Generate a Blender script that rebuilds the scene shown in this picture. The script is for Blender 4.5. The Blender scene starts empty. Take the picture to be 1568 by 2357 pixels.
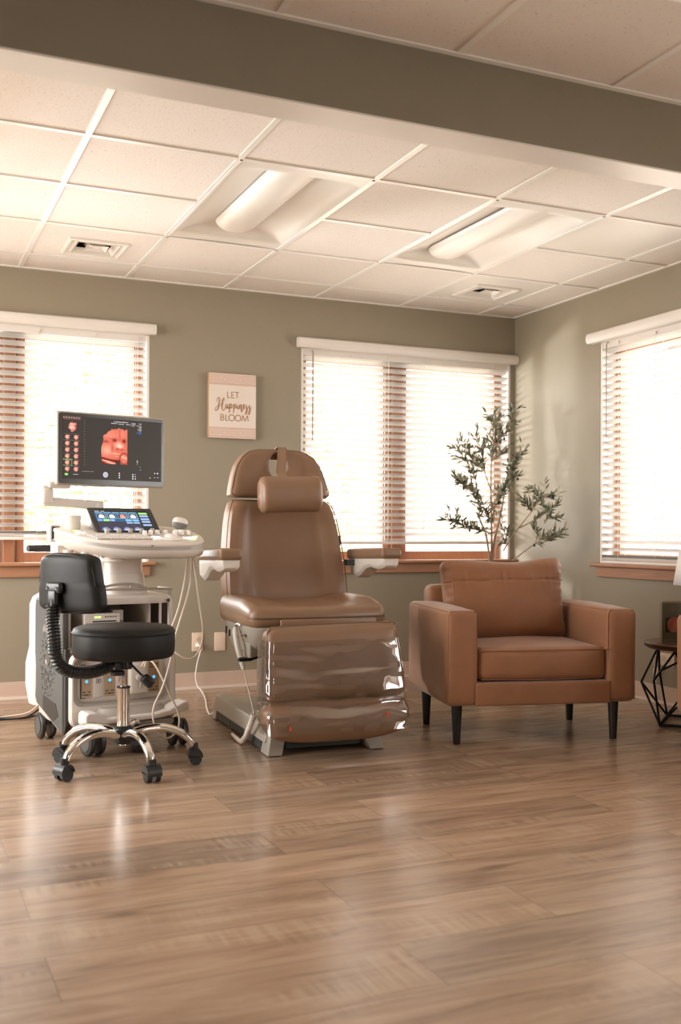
import bpy, bmesh, math, random
from mathutils import Vector, Matrix, noise
random.seed(7)
sc = bpy.context.scene
COL = sc.collection
PI = math.pi

# ------------------------------------------------------------------ camera
cam = bpy.data.objects.new('camera', bpy.data.cameras.new('camera'))
COL.objects.link(cam)
sc.camera = cam
cd = cam.data
cd.sensor_fit = 'VERTICAL'; cd.sensor_height = 36.0; cd.sensor_width = 24.0
cd.lens = 2385.28 * 36 / 2357
cd.shift_y = 40.47 / 2357
YAW, PITCH, ROLL = 0.414567, 0.003642, 0.004637
fw = Vector((math.sin(YAW) * math.cos(PITCH), math.cos(YAW) * math.cos(PITCH), math.sin(PITCH)))
rt = Vector((math.cos(YAW), -math.sin(YAW), 0)); up = rt.cross(fw)
r2 = math.cos(ROLL) * rt + math.sin(ROLL) * up; u2 = -math.sin(ROLL) * rt + math.cos(ROLL) * up
cam.matrix_world = Matrix(((r2.x, u2.x, -fw.x, -0.0975), (r2.y, u2.y, -fw.y, -6.1913), (r2.z, u2.z, -fw.z, 0.9616), (0, 0, 0, 1)))
cd.dof.use_dof = True; cd.dof.focus_distance = 4.75; cd.dof.aperture_fstop = 2.6
cd.clip_start = 0.05

# ------------------------------------------------------------------ light
w = bpy.data.worlds.new('overcast_sky'); sc.world = w; w.use_nodes = True
SKY = 9.0
wn = w.node_tree; wn.nodes.clear()
wo = wn.nodes.new('ShaderNodeOutputWorld'); wb = wn.nodes.new('ShaderNodeBackground')
wb.inputs['Color'].default_value = (1.0, 0.98, 0.945, 1); wb.inputs['Strength'].default_value = SKY
wn.links.new(wb.outputs[0], wo.inputs[0])
sc.view_settings.view_transform = 'Standard'; sc.view_settings.look = 'None'
sc.view_settings.exposure = 1.10; sc.view_settings.gamma = 1.0; sc.view_settings.use_curve_mapping = False
sc.cycles.max_bounces = 10; sc.cycles.diffuse_bounces = 6; sc.cycles.transparent_max_bounces = 16
sc.cycles.caustics_reflective = False; sc.cycles.caustics_refractive = False
sc.cycles.sample_clamp_indirect = 6.0

def portal(loc, rot, sx, sy):
    l = bpy.data.lights.new('window_daylight', 'AREA'); l.shape = 'RECTANGLE'; l.size = sx; l.size_y = sy
    l.cycles.is_portal = True
    o = bpy.data.objects.new('window_daylight', l); COL.objects.link(o); o.location = loc; o.rotation_euler = rot
    return o
XR, H = 3.964, 2.4806          # right wall, ceiling height
XL, YF = -1.75, -8.4            # left wall, wall behind the camera
gl = bpy.data.lights.new('low_daylight', 'AREA'); gl.shape = 'SQUARE'; gl.size = .25; gl.energy = 130; gl.color = (.93, .97, 1.0)
glo = bpy.data.objects.new('low_daylight', gl); COL.objects.link(glo); glo.location = (-.55, 1.75, 1.5)
glo.rotation_euler = (Vector((3.9, -.45, 1.42)) - glo.location).to_track_quat('-Z', 'Y').to_euler()
portal((0.55, 0.15, 1.46), (-PI/2, 0, 0), 1.64, 1.4)
portal((3.15, 0.15, 1.46), (-PI/2, 0, 0), 1.62, 1.4)
portal((XR + .15, -1.76, 1.46), (0, PI/2, 0), 1.4, 1.64)
portal((XL - .15, -1.7, 1.40), (0, -PI/2, 0), 1.8, 2.7)
portal((XR + .15, -5.1, 1.4), (0, PI/2, 0), 1.3, 1.6)
portal((.5, YF - .15, 1.45), (PI/2, 0, 0), .7, 1.2)

# ------------------------------------------------------------------ materials
def mat(name, col, rough=.5, metal=0, spec=.5, noise_amt=0, noise_scale=20, bump=0, bump_scale=200, coat=0, coat_rough=.1, sheen=0, stretch=None):
    m = bpy.data.materials.new(name); m.use_nodes = True
    nt = m.node_tree; b = nt.nodes['Principled BSDF']
    b.inputs['Base Color'].default_value = (*col, 1); b.inputs['Roughness'].default_value = rough
    b.inputs['Metallic'].default_value = metal; b.inputs['Specular IOR Level'].default_value = spec
    b.inputs['Coat Weight'].default_value = coat; b.inputs['Coat Roughness'].default_value = coat_rough
    b.inputs['Sheen Weight'].default_value = sheen
    tc = nt.nodes.new('ShaderNodeTexCoord'); vec = tc.outputs['Object']
    if stretch:
        mp = nt.nodes.new('ShaderNodeMapping'); mp.inputs['Scale'].default_value = stretch
        nt.links.new(vec, mp.inputs['Vector']); vec = mp.outputs['Vector']
    n = nt.nodes.new('ShaderNodeTexNoise'); n.inputs['Scale'].default_value = noise_scale; n.inputs['Detail'].default_value = 5
    nt.links.new(vec, n.inputs['Vector'])
    a = max(noise_amt, .02)
    mx = nt.nodes.new('ShaderNodeMix'); mx.data_type = 'RGBA'
    mx.inputs['A'].default_value = (*[c * (1 - a) for c in col], 1); mx.inputs['B'].default_value = (*[min(1, c * (1 + a)) for c in col], 1)
    nt.links.new(n.outputs['Fac'], mx.inputs['Factor']); nt.links.new(mx.outputs['Result'], b.inputs['Base Color'])
    if bump:
        n2 = nt.nodes.new('ShaderNodeTexNoise'); n2.inputs['Scale'].default_value = bump_scale; n2.inputs['Detail'].default_value = 3
        nt.links.new(vec, n2.inputs['Vector'])
        bp = nt.nodes.new('ShaderNodeBump'); bp.inputs['Strength'].default_value = bump; bp.inputs['Distance'].default_value = .002
        nt.links.new(n2.outputs['Fac'], bp.inputs['Height']); nt.links.new(bp.outputs['Normal'], b.inputs['Normal'])
    return m

def emis(name, col, strength=1.0):
    m = bpy.data.materials.new(name); m.use_nodes = True
    b = m.node_tree.nodes['Principled BSDF']
    b.inputs['Base Color'].default_value = (*col, 1)
    b.inputs['Emission Color'].default_value = (*col, 1); b.inputs['Emission Strength'].default_value = strength
    return m

def attr_mat(name, emit=0.0, rough=.5, coat=0):
    m = bpy.data.materials.new(name); m.use_nodes = True
    nt = m.node_tree; b = nt.nodes['Principled BSDF']
    at = nt.nodes.new('ShaderNodeAttribute'); at.attribute_name = 'print'
    b.inputs['Roughness'].default_value = rough
    if emit:
        b.inputs['Base Color'].default_value = (.01, .01, .01, 1)
        nt.links.new(at.outputs['Color'], b.inputs['Emission Color']); b.inputs['Emission Strength'].default_value = emit
    else:
        nt.links.new(at.outputs['Color'], b.inputs['Base Color'])
    b.inputs['Coat Weight'].default_value = coat
    return m

def wall_mat():
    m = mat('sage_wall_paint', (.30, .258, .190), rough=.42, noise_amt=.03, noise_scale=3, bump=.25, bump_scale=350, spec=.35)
    return m

def floor_mat():
    m = bpy.data.materials.new('oak_plank_floor'); m.use_nodes = True
    nt = m.node_tree; b = nt.nodes['Principled BSDF']; N = nt.nodes.new; L = nt.links.new
    tc = N('ShaderNodeTexCoord')
    mp = N('ShaderNodeMapping'); mp.inputs['Location'].default_value = (-.24 + 10 * 1.22, 4.265 + 40 * .245, 0)
    L(tc.outputs['Object'], mp.inputs['Vector'])
    br = N('ShaderNodeTexBrick'); br.inputs['Scale'].default_value = 1; br.inputs['Brick Width'].default_value = 1.22
    br.inputs['Row Height'].default_value = .245; br.inputs['Mortar Size'].default_value = .0011; br.inputs['Mortar Smooth'].default_value = .3
    br.offset = .37; br.offset_frequency = 2; br.inputs['Bias'].default_value = 0
    br.inputs['Color1'].default_value = (0, 0, 0, 1); br.inputs['Color2'].default_value = (1, 1, 1, 1); br.inputs['Mortar'].default_value = (.5, .5, .5, 1)
    L(mp.outputs['Vector'], br.inputs['Vector'])
    # per plank shift of the grain
    sh = N('ShaderNodeVectorMath'); sh.operation = 'MULTIPLY_ADD'; sh.inputs[1].default_value = (17, 9, 5)
    L(br.outputs['Color'], sh.inputs[0]); L(tc.outputs['Object'], sh.inputs[2])
    g = N('ShaderNodeMapping'); g.inputs['Scale'].default_value = (1.1, 9, 1); L(sh.outputs[0], g.inputs['Vector'])
    n1 = N('ShaderNodeTexNoise'); n1.inputs['Scale'].default_value = 2.2; n1.inputs['Detail'].default_value = 8; n1.inputs['Roughness'].default_value = .62; n1.inputs['Distortion'].default_value = .5
    L(g.outputs[0], n1.inputs['Vector'])
    r1 = N('ShaderNodeValToRGB'); e = r1.color_ramp.elements
    e[0].position = .3; e[0].color = (.225, .148, .098, 1); e[1].position = .7; e[1].color = (.45, .328, .230, 1)
    x = e.new(.48); x.color = (.345, .232, .155, 1)
    L(n1.outputs['Fac'], r1.inputs['Fac'])
    # plank to plank tone
    r2_ = N('ShaderNodeValToRGB'); e = r2_.color_ramp.elements; e[0].color = (.74, .74, .75, 1); e[1].color = (1.12, 1.08, 1.05, 1)
    L(br.outputs['Color'], r2_.inputs['Fac'])
    mul = N('ShaderNodeMix'); mul.data_type = 'RGBA'; mul.blend_type = 'MULTIPLY'; mul.inputs['Factor'].default_value = 1
    L(r1.outputs['Color'], mul.inputs['A']); L(r2_.outputs['Color'], mul.inputs['B'])
    # saw marks across the grain, only in patches
    s = N('ShaderNodeMapping'); s.inputs['Scale'].default_value = (55, 3.5, 1); L(sh.outputs[0], s.inputs['Vector'])
    n2 = N('ShaderNodeTexNoise'); n2.inputs['Scale'].default_value = 1.0; n2.inputs['Detail'].default_value = 3; L(s.outputs[0], n2.inputs['Vector'])
    p = N('ShaderNodeMapping'); p.inputs['Scale'].default_value = (1.2, 6, 1); p.inputs['Location'].default_value = (3, 1, 0); L(sh.outputs[0], p.inputs['Vector'])
    n3 = N('ShaderNodeTexNoise'); n3.inputs['Scale'].default_value = 1.3; n3.inputs['Detail'].default_value = 2; L(p.outputs[0], n3.inputs['Vector'])
    pr = N('ShaderNodeMapRange'); pr.inputs['From Min'].default_value = .54; pr.inputs['From Max'].default_value = .66; L(n3.outputs['Fac'], pr.inputs['Value'])
    sr = N('ShaderNodeMapRange'); sr.inputs['From Min'].default_value = .4; sr.inputs['From Max'].default_value = .62; L(n2.outputs['Fac'], sr.inputs['Value'])
    pm = N('ShaderNodeMath'); pm.operation = 'MULTIPLY'; L(pr.outputs[0], pm.inputs[0]); L(sr.outputs[0], pm.inputs[1])
    pm2 = N('ShaderNodeMath'); pm2.operation = 'MULTIPLY'; pm2.inputs[1].default_value = .55; L(pm.outputs[0], pm2.inputs[0])
    mx = N('ShaderNodeMix'); mx.data_type = 'RGBA'; mx.inputs['B'].default_value = (.49, .36, .25, 1)
    L(pm2.outputs[0], mx.inputs['Factor']); L(mul.outputs['Result'], mx.inputs['A'])
    # knots
    k = N('ShaderNodeMapping'); k.inputs['Scale'].default_value = (1.0, 2.6, 1); L(sh.outputs[0], k.inputs['Vector'])
    v = N('ShaderNodeTexVoronoi'); v.inputs['Scale'].default_value = 1.4; L(k.outputs[0], v.inputs['Vector'])
    kr = N('ShaderNodeMapRange'); kr.inputs['From Min'].default_value = .10; kr.inputs['From Max'].default_value = .02; L(v.outputs['Distance'], kr.inputs['Value'])
    km = N('ShaderNodeMath'); km.operation = 'MULTIPLY'; L(kr.outputs[0], km.inputs[0]); L(n1.outputs['Fac'], km.inputs[1])
    mk = N('ShaderNodeMix'); mk.data_type = 'RGBA'; mk.inputs['B'].default_value = (.07, .042, .025, 1)
    L(km.outputs[0], mk.inputs['Factor']); L(mx.outputs['Result'], mk.inputs['A'])
    sm = N('ShaderNodeMix'); sm.data_type = 'RGBA'; sm.inputs['B'].default_value = (.12, .07, .045, 1)
    sf = N('ShaderNodeMath'); sf.operation = 'MULTIPLY'; sf.inputs[1].default_value = .75; L(br.outputs['Fac'], sf.inputs[0])
    L(sf.outputs[0], sm.inputs['Factor']); L(mk.outputs['Result'], sm.inputs['A'])
    L(sm.outputs['Result'], b.inputs['Base Color'])
    b.inputs['Roughness'].default_value = .34; b.inputs['Specular IOR Level'].default_value = .85
    rr = N('ShaderNodeMapRange'); rr.inputs['To Min'].default_value = .17; rr.inputs['To Max'].default_value = .27; L(n1.outputs['Fac'], rr.inputs['Value']); L(rr.outputs[0], b.inputs['Roughness'])
    ad = N('ShaderNodeMath'); ad.operation = 'SUBTRACT'; L(n1.outputs['Fac'], ad.inputs[0]); L(br.outputs['Fac'], ad.inputs[1])
    bp = N('ShaderNodeBump'); bp.inputs['Strength'].default_value = .10; bp.inputs['Distance'].default_value = .002
    L(ad.outputs[0], bp.inputs['Height']); L(bp.outputs[0], b.inputs['Normal'])
    return m

def tile_mat():
    m = bpy.data.materials.new('fissured_ceiling_tile'); m.use_nodes = True
    nt = m.node_tree; b = nt.nodes['Principled BSDF']; N = nt.nodes.new; L = nt.links.new
    tc = N('ShaderNodeTexCoord')
    n = N('ShaderNodeTexNoise'); n.inputs['Scale'].default_value = 85; n.inputs['Detail'].default_value = 4; n.inputs['Roughness'].default_value = .7
    L(tc.outputs['Object'], n.inputs['Vector'])
    r = N('ShaderNodeValToRGB'); e = r.color_ramp.elements; e[0].position = .31; e[0].color = (.60, .53, .47, 1); e[1].position = .39; e[1].color = (.85, .79, .74, 1)
    L(n.outputs['Fac'], r.inputs['Fac']); L(r.outputs[0], b.inputs['Base Color'])
    b.inputs['Roughness'].default_value = .9
    bp = N('ShaderNodeBump'); bp.inputs['Strength'].default_value = .5; bp.inputs['Distance'].default_value = .003
    L(n.outputs['Fac'], bp.inputs['Height']); L(bp.outputs[0], b.inputs['Normal'])
    return m

def slat_mat():
    m = bpy.data.materials.new('white_blind_slat'); m.use_nodes = True
    nt = m.node_tree; N = nt.nodes.new; L = nt.links.new
    b = nt.nodes['Principled BSDF']; b.inputs['Base Color'].default_value = (.53, .505, .475, 1); b.inputs['Roughness'].default_value = .4
    tc = N('ShaderNodeTexCoord'); n = N('ShaderNodeTexNoise'); n.inputs['Scale'].default_value = 30; L(tc.outputs['Object'], n.inputs['Vector'])
    bp = N('ShaderNodeBump'); bp.inputs['Strength'].default_value = .05; L(n.outputs['Fac'], bp.inputs['Height']); L(bp.outputs[0], b.inputs['Normal'])
    t = N('ShaderNodeBsdfTranslucent'); t.inputs['Color'].default_value = (.92, .88, .82, 1)
    mx = N('ShaderNodeMixShader'); mx.inputs[0].default_value = .02
    L(b.outputs[0], mx.inputs[1]); L(t.outputs[0], mx.inputs[2]); L(mx.outputs[0], nt.nodes['Material Output'].inputs['Surface'])
    return m

def glass_mat(name='window_glass', gloss=.06, rough=0.0, tint=(1, 1, 1), bump=0, scale=8, strength=.4, stretch=(1, 1, 1)):
    m = bpy.data.materials.new(name); m.use_nodes = True
    nt = m.node_tree; nt.nodes.clear(); N = nt.nodes.new; L = nt.links.new
    o = N('ShaderNodeOutputMaterial'); t = N('ShaderNodeBsdfTransparent'); t.inputs['Color'].default_value = (*tint, 1)
    g = N('ShaderNodeBsdfGlossy'); g.inputs['Roughness'].default_value = rough
    f = N('ShaderNodeLayerWeight'); f.inputs['Blend'].default_value = .35
    mr = N('ShaderNodeMapRange'); mr.inputs['To Min'].default_value = gloss; mr.inputs['To Max'].default_value = min(1, gloss * 5); L(f.outputs['Facing'], mr.inputs['Value'])
    mx = N('ShaderNodeMixShader'); L(mr.outputs[0], mx.inputs[0]); L(t.outputs[0], mx.inputs[1]); L(g.outputs[0], mx.inputs[2]); L(mx.outputs[0], o.inputs['Surface'])
    if bump:
        tc = N('ShaderNodeTexCoord'); mp = N('ShaderNodeMapping'); mp.inputs['Scale'].default_value = stretch; L(tc.outputs['Object'], mp.inputs['Vector'])
        n = N('ShaderNodeTexNoise'); n.inputs['Scale'].default_value = scale; n.inputs['Detail'].default_value = 2; n.inputs['Distortion'].default_value = .8
        L(mp.outputs[0], n.inputs['Vector'])
        bp = N('ShaderNodeBump'); bp.inputs['Strength'].default_value = strength; bp.inputs['Distance'].default_value = bump
        L(n.outputs['Fac'], bp.inputs['Height']); L(bp.outputs[0], g.inputs['Normal']); L(bp.outputs[0], f.inputs['Normal'])
    return m

M = {}
M['wall'] = wall_mat(); M['floor'] = floor_mat(); M['tile'] = tile_mat(); M['slat'] = slat_mat(); M['glass'] = glass_mat()
M['grid'] = mat('white_ceiling_grid_metal', (.90, .87, .83), .28, spec=.5)
M['white'] = mat('white_enamel', (.80, .755, .70), .38)
M['valance'] = mat('white_blind_valance', (.78, .73, .68), .35)
M['beam'] = mat('sage_wall_paint_shaded', (.235, .204, .150), .45, noise_amt=.03, noise_scale=3, bump=.3, bump_scale=350)  # same paint as the walls, the beam's shade darkened into its colour
M['base'] = mat('beige_vinyl_baseboard', (.60, .46, .37), .4)
M['shoe'] = mat('pale_shoe_moulding', (.74, .64, .56), .4)
M['wood'] = mat('honey_oak_trim', (.38, .185, .10), .38, noise_amt=.3, noise_scale=6, stretch=(1, 14, 14), bump=.15, bump_scale=60)
M['woodv'] = mat('honey_oak_frame', (.33, .145, .072), .38, noise_amt=.3, noise_scale=6, stretch=(14, 14, 1), bump=.15, bump_scale=60)
M['leather'] = mat('tan_leather', (.285, .124, .055), .55, noise_amt=.22, noise_scale=6, bump=.35, bump_scale=260, sheen=.25, spec=.4)
M['seam'] = mat('tan_leather_seam', (.25, .10, .045), .7)
M['legblack'] = mat('black_tapered_leg', (.012, .009, .007), .45)
M['vinyl'] = mat('taupe_vinyl', (.255, .148, .087), .36, noise_amt=.05, noise_scale=12, bump=.15, bump_scale=600, spec=.5)
M['vseam'] = mat('taupe_vinyl_seam', (.17, .09, .055), .5)
M['exbase'] = mat('grey_beige_base_enamel', (.40, .36, .30), .4)
M['exshell'] = mat('pale_arm_shell_plastic', (.74, .69, .62), .35)
M['exdark'] = mat('slate_grey_base_panel', (.06, .07, .07), .45)
M['black'] = mat('black_plastic', (.012, .012, .012), .35)
M['blackv'] = mat('black_vinyl', (.010, .0095, .0085), .5, spec=.3, bump=.15, bump_scale=500, noise_amt=.1)
M['chrome'] = mat('chrome', (.85, .83, .80), .07, metal=1)
M['steel'] = mat('brushed_steel', (.55, .53, .5), .25, metal=1)
M['uswhite'] = mat('warm_white_plastic', (.72, .655, .59), .36)
M['uslight'] = mat('pale_keycap_plastic', (.86, .82, .78), .4)
M['usgrey'] = mat('grey_side_plastic', (.095, .094, .087), .5, spec=.3)
M['usmid'] = mat('mid_grey_plastic', (.42, .38, .33), .42)
M['usdark'] = mat('dark_grey_plastic', (.035, .034, .032), .4)
M['bezel'] = mat('dark_monitor_bezel', (.045, .036, .03), .22)
M['port'] = mat('tan_connector_metal', (.50, .36, .24), .35, metal=.4)
M['cable'] = mat('cream_cable', (.72, .60, .50), .45)
M['whitecable'] = mat('white_cable', (.82, .77, .72), .4)
M['plate'] = mat('almond_wall_plate', (.75, .60, .47), .35)
M['sock'] = mat('almond_socket_slot', (.10, .07, .05), .5)
M['canvas'] = mat('cream_canvas', (.74, .67, .60), .7, bump=.1, bump_scale=500)
M['canvas_side'] = mat('tan_canvas_edge', (.45, .28, .16), .7)
M['ink'] = mat('brown_copper_lettering', (.32, .12, .035), .5)
M['leaf'] = mat('olive_leaf', (.12, .135, .072), .5, noise_amt=.4, noise_scale=15)
M['leafp'] = mat('olive_leaf_underside', (.34, .325, .235), .6, noise_amt=.3, noise_scale=15)
M['bark'] = mat('pale_olive_bark', (.36, .25, .17), .8, noise_amt=.2, noise_scale=40)
M['olive'] = mat('dark_olive_fruit', (.02, .018, .02), .3)
M['pot'] = mat('woven_basket', (.45, .31, .18), .8, noise_amt=.4, noise_scale=60, bump=.8, bump_scale=90)
M['soil'] = mat('dark_soil', (.04, .025, .015), .95, bump=.8, bump_scale=60)
M['tabletop'] = mat('dark_walnut_top', (.10, .045, .025), .3, noise_amt=.3, noise_scale=5, stretch=(1, 12, 1))
M['wire'] = mat('black_wire_frame', (.012, .011, .010), .4, metal=.3)
M['acrylic'] = glass_mat('clear_acrylic', gloss=.08)
M['film'] = glass_mat('clear_plastic_film', gloss=.17, rough=.04, tint=(1, .99, .98), bump=.02, scale=2.0, strength=.6, stretch=(.7, 1, 3.2))
M['leafout'] = mat('garden_foliage', (.17, .21, .09), .7, noise_amt=.5, noise_scale=2)
M['trunkout'] = mat('garden_tree_bark', (.16, .14, .12), .9, noise_amt=.3, noise_scale=10)
M['sunlit_ground'] = mat('sunlit_tone_gravel', (.50, .46, .40), .9, noise_amt=.3, noise_scale=2)  # pale tone stands in for sunlit ground, bouncing light to the ceiling
M['siding'] = mat('peach_siding', (.40, .32, .26), .8)
M['ventdark'] = mat('vent_dark_interior', (.03, .02, .014), .8)
M['screen'] = attr_mat('screen_pixels', emit=.70, rough=.35); M['screen'].node_tree.nodes['Principled BSDF'].inputs['Specular IOR Level'].default_value = .12
M['print'] = attr_mat('printed_face', rough=.45)
M['led'] = emis('blue_indicator_light', (.02, .22, 1.0), 1.6)
M['ledw'] = emis('white_key_backlight', (1, .97, .92), 1.0)
M['ledg'] = emis('green_key_backlight', (.45, .95, .18), .8)
M['shade'] = mat('white_lamp_shade', (.82, .78, .72), .7)
M['probew'] = mat('probe_white_plastic', (.80, .75, .68), .3)
M['probeg'] = mat('probe_grey_grip', (.20, .20, .19), .4)

# ------------------------------------------------------------------ helpers
def ident(): return Matrix.Identity(4)
def T(x, y, z): return Matrix.Translation((x, y, z))
def R(a, ax): return Matrix.Rotation(a, 4, ax)

class MB:
    """collects shapes into one mesh; self.M transforms what is added"""
    def __init__(s): s.v = []; s.f = []; s.mi = []; s.M = ident(); s.cur = 0
    def add(s, vs, fs, mi=None):
        b = len(s.v)
        for p in vs: s.v.append(tuple(s.M @ Vector(p)))
        flip = s.M.determinant() < 0
        for f in fs:
            g = [b + i for i in f]
            s.f.append(g[::-1] if flip else g); s.mi.append(s.cur if mi is None else mi)
        return s
    def box(s, c, d, r=0.0, seg=2, mi=None):
        if r <= 0:
            x, y, z = c; a, b_, e = d[0] / 2, d[1] / 2, d[2] / 2
            vs = [(x + i * a, y + j * b_, z + k * e) for i in (-1, 1) for j in (-1, 1) for k in (-1, 1)]
            return s.add(vs, [(0, 1, 3, 2), (4, 6, 7, 5), (0, 4, 5, 1), (2, 3, 7, 6), (0, 2, 6, 4), (1, 5, 7, 3)], mi)
        return s.soft(c, d, r, n=seg, mi=mi)
    def soft(s, c, d, r, n=3, bulge=(0, 0, 0), fn=None, grid=None, mi=None):
        """rounded box; bulge pushes the middle of each pair of faces outward"""
        g = grid or 2
        r = min(r, min(d) / 2 * .999)
        h = [k / 2 for k in d]
        def ticks(hh):
            t = []
            for i in range(n + 1): t.append((-(hh - r) , -math.cos(PI / 2 * i / n) if i < n else 0.0))
            ts = [(-(hh - r), -math.cos(PI / 2 * i / n)) for i in range(n)]
            inner = [(-(hh - r) + 2 * (hh - r) * i / g, 0.0) for i in range(g + 1)]
            return ts + inner + [(hh - r, math.cos(PI / 2 * i / n)) for i in range(n - 1, -1, -1)]
        tk = [ticks(hh) for hh in h]
        idx = {}; vs = []; fs = []
        def vert(key):
            if key in idx: return idx[key]
            base = []; off = []
            for a in range(3):
                bb, oo = tk[a][key[a]]; base.append(bb); off.append(oo)
            face = [a for a in range(3) if key[a] in (0, len(tk[a]) - 1)]
            # rounding: direction from offsets, clamped
            o = Vector(off)
            if o.length > 1e-9: o = o.normalized() if len(face) else o
            p = Vector(base) + o * r
            q = [p[a] / h[a] if h[a] else 0 for a in range(3)]
            for a in range(3):
                if bulge[a]:
                    o1, o2 = [(1, 2), (0, 2), (0, 1)][a]
                    wgt = max(0, 1 - q[o1] ** 2) * max(0, 1 - q[o2] ** 2)
                    p[a] += bulge[a] * q[a] * wgt
            if fn: p = fn(p, q)
            idx[key] = len(vs); vs.append((c[0] + p[0], c[1] + p[1], c[2] + p[2])); return idx[key]
        for a in range(3):
            b_, e = (a + 1) % 3, (a + 2) % 3
            for side in (0, len(tk[a]) - 1):
                for i in range(len(tk[b_]) - 1):
                    for j in range(len(tk[e]) - 1):
                        ks = []
                        for (ii, jj) in ((i, j), (i + 1, j), (i + 1, j + 1), (i, j + 1)):
                            k = [0, 0, 0]; k[a] = side; k[b_] = ii; k[e] = jj; ks.append(vert(tuple(k)))
                        fs.append(tuple(ks) if side else tuple(ks[::-1]))
        return s.add(vs, fs, mi)
    def loft(s, rings, closed=True, cap=True, mi=None, wrap=False):
        n = len(rings[0]); vs = [p for r in rings for p in r]; fs = []
        m = len(rings)
        for i in range(m if wrap else m - 1):
            a, b_ = i * n, ((i + 1) % m) * n
            for j in range(n if closed else n - 1):
                k = (j + 1) % n
                fs.append((a + j, a + k, b_ + k, b_ + j))
        if cap and not wrap:
            fs.append(tuple(range(n - 1, -1, -1))); fs.append(tuple((m - 1) * n + j for j in range(n)))
        return s.add(vs, fs, mi)
    def tube(s, pts, r, n=10, smooth=True, mi=None, closed=False, steps=6, flat=None):
        P = [Vector(p) for p in pts]
        rs = r if isinstance(r, (list, tuple)) else [r] * len(P)
        if smooth and len(P) > 2:
            Q = []; rr = []
            m = len(P)
            rng = range(m if closed else m - 1)
            for i in rng:
                p0 = P[(i - 1) % m] if closed or i > 0 else P[0] * 2 - P[1]
                p1, p2 = P[i], P[(i + 1) % m]
                p3 = P[(i + 2) % m] if closed or i + 2 < m else P[-1] * 2 - P[-2]
                for k in range(steps):
                    t = k / steps
                    Q.append(.5 * ((2 * p1) + (p2 - p0) * t + (2 * p0 - 5 * p1 + 4 * p2 - p3) * t * t + (3 * p1 - p0 - 3 * p2 + p3) * t ** 3))
                    rr.append(rs[i] * (1 - t) + rs[(i + 1) % m] * t)
            if not closed: Q.append(P[-1]); rr.append(rs[-1])
            P, rs = Q, rr
        rings = []; m = len(P)
        prev = None
        for i in range(m):
            if closed: d = P[(i + 1) % m] - P[(i - 1) % m]
            else: d = (P[min(i + 1, m - 1)] - P[max(i - 1, 0)])
            if d.length < 1e-9: d = Vector((0, 0, 1))
            d.normalize()
            if prev is None:
                a = Vector((0, 0, 1)) if abs(d.z) < .9 else Vector((1, 0, 0))
                x = d.cross(a).normalized()
            else:
                x = (prev - d * prev.dot(d))
                x = x.normalized() if x.length > 1e-6 else d.orthogonal().normalized()
            prev = x; y = d.cross(x)
            fl = flat or 1.0
            rings.append([tuple(P[i] + x * math.cos(2 * PI * j / n) * rs[i] + y * math.sin(2 * PI * j / n) * rs[i] * fl) for j in range(n)])
        return s.loft(rings, wrap=closed, mi=mi)
    def lathe(s, prof, n=24, mi=None, c=(0, 0, 0), sx=1, sy=1):
        rings = [[(c[0] + r * math.cos(2 * PI * j / n) * sx, c[1] + r * math.sin(2 * PI * j / n) * sy, c[2] + z) for j in range(n)] for r, z in prof]
        return s.loft(rings, mi=mi)
    def cyl(s, a, b_, r, n=16, mi=None, r2=None):
        return s.tube([a, b_], [r, r if r2 is None else r2], n=n, smooth=False, mi=mi)
    def prism(s, poly, y0, y1, axis='y', mi=None):
        def P(p, d): return {'y': (p[0], d, p[1]), 'x': (d, p[0], p[1]), 'z': (p[0], p[1], d)}[axis]
        n = len(poly); vs = [P(p, y0) for p in poly] + [P(p, y1) for p in poly]
        fs = [tuple(range(n)), tuple(range(2 * n - 1, n - 1, -1))] + [(i, i + n, (i + 1) % n + n, (i + 1) % n) for i in range(n)]
        return s.add(vs, fs, mi)
    def split(s, name, mats, parent=None, **kw):
        """each connected piece becomes an object of its own"""
        par = list(range(len(s.v)))
        def fd(i):
            while par[i] != i: par[i] = par[par[i]]; i = par[i]
            return i
        for f in s.f:
            for j in f[1:]: par[fd(j)] = fd(f[0])
        groups = {}
        for f, m_ in zip(s.f, s.mi): groups.setdefault(fd(f[0]), []).append((f, m_))
        out = []
        for g_ in groups.values():
            b = MB(); ids = sorted({i for f, _ in g_ for i in f}); mp = {i: k for k, i in enumerate(ids)}
            b.v = [s.v[i] for i in ids]; b.f = [[mp[i] for i in f] for f, _ in g_]; b.mi = [m_ for _, m_ in g_]
            out.append(b.build(name, mats, parent, **kw))
        return out[0]
    def build(s, name, mats, parent=None, smooth=True, angle=40, bevel=0, loc=None):
        me = bpy.data.meshes.new(name); me.from_pydata(s.v, [], s.f)
        if not isinstance(mats, (list, tuple)): mats = [mats]
        for m in mats: me.materials.append(m)
        for p, k in zip(me.polygons, s.mi): p.material_index = k
        bm = bmesh.new(); bm.from_mesh(me); bmesh.ops.recalc_face_normals(bm, faces=bm.faces)
        ang = math.radians(angle)
        for f in bm.faces: f.smooth = smooth
        for e in bm.edges:
            if len(e.link_faces) == 2 and e.calc_face_angle(0) > ang: e.smooth = False
        bm.to_mesh(me); bm.free()
        o = bpy.data.objects.new(name, me); COL.objects.link(o)
        if parent: o.parent = parent
        if loc: o.location = loc
        if bevel:
            md = o.modifiers.new('bevel', 'BEVEL'); md.width = bevel; md.segments = 2; md.limit_method = 'ANGLE'; md.angle_limit = math.radians(35)
        return o

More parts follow.
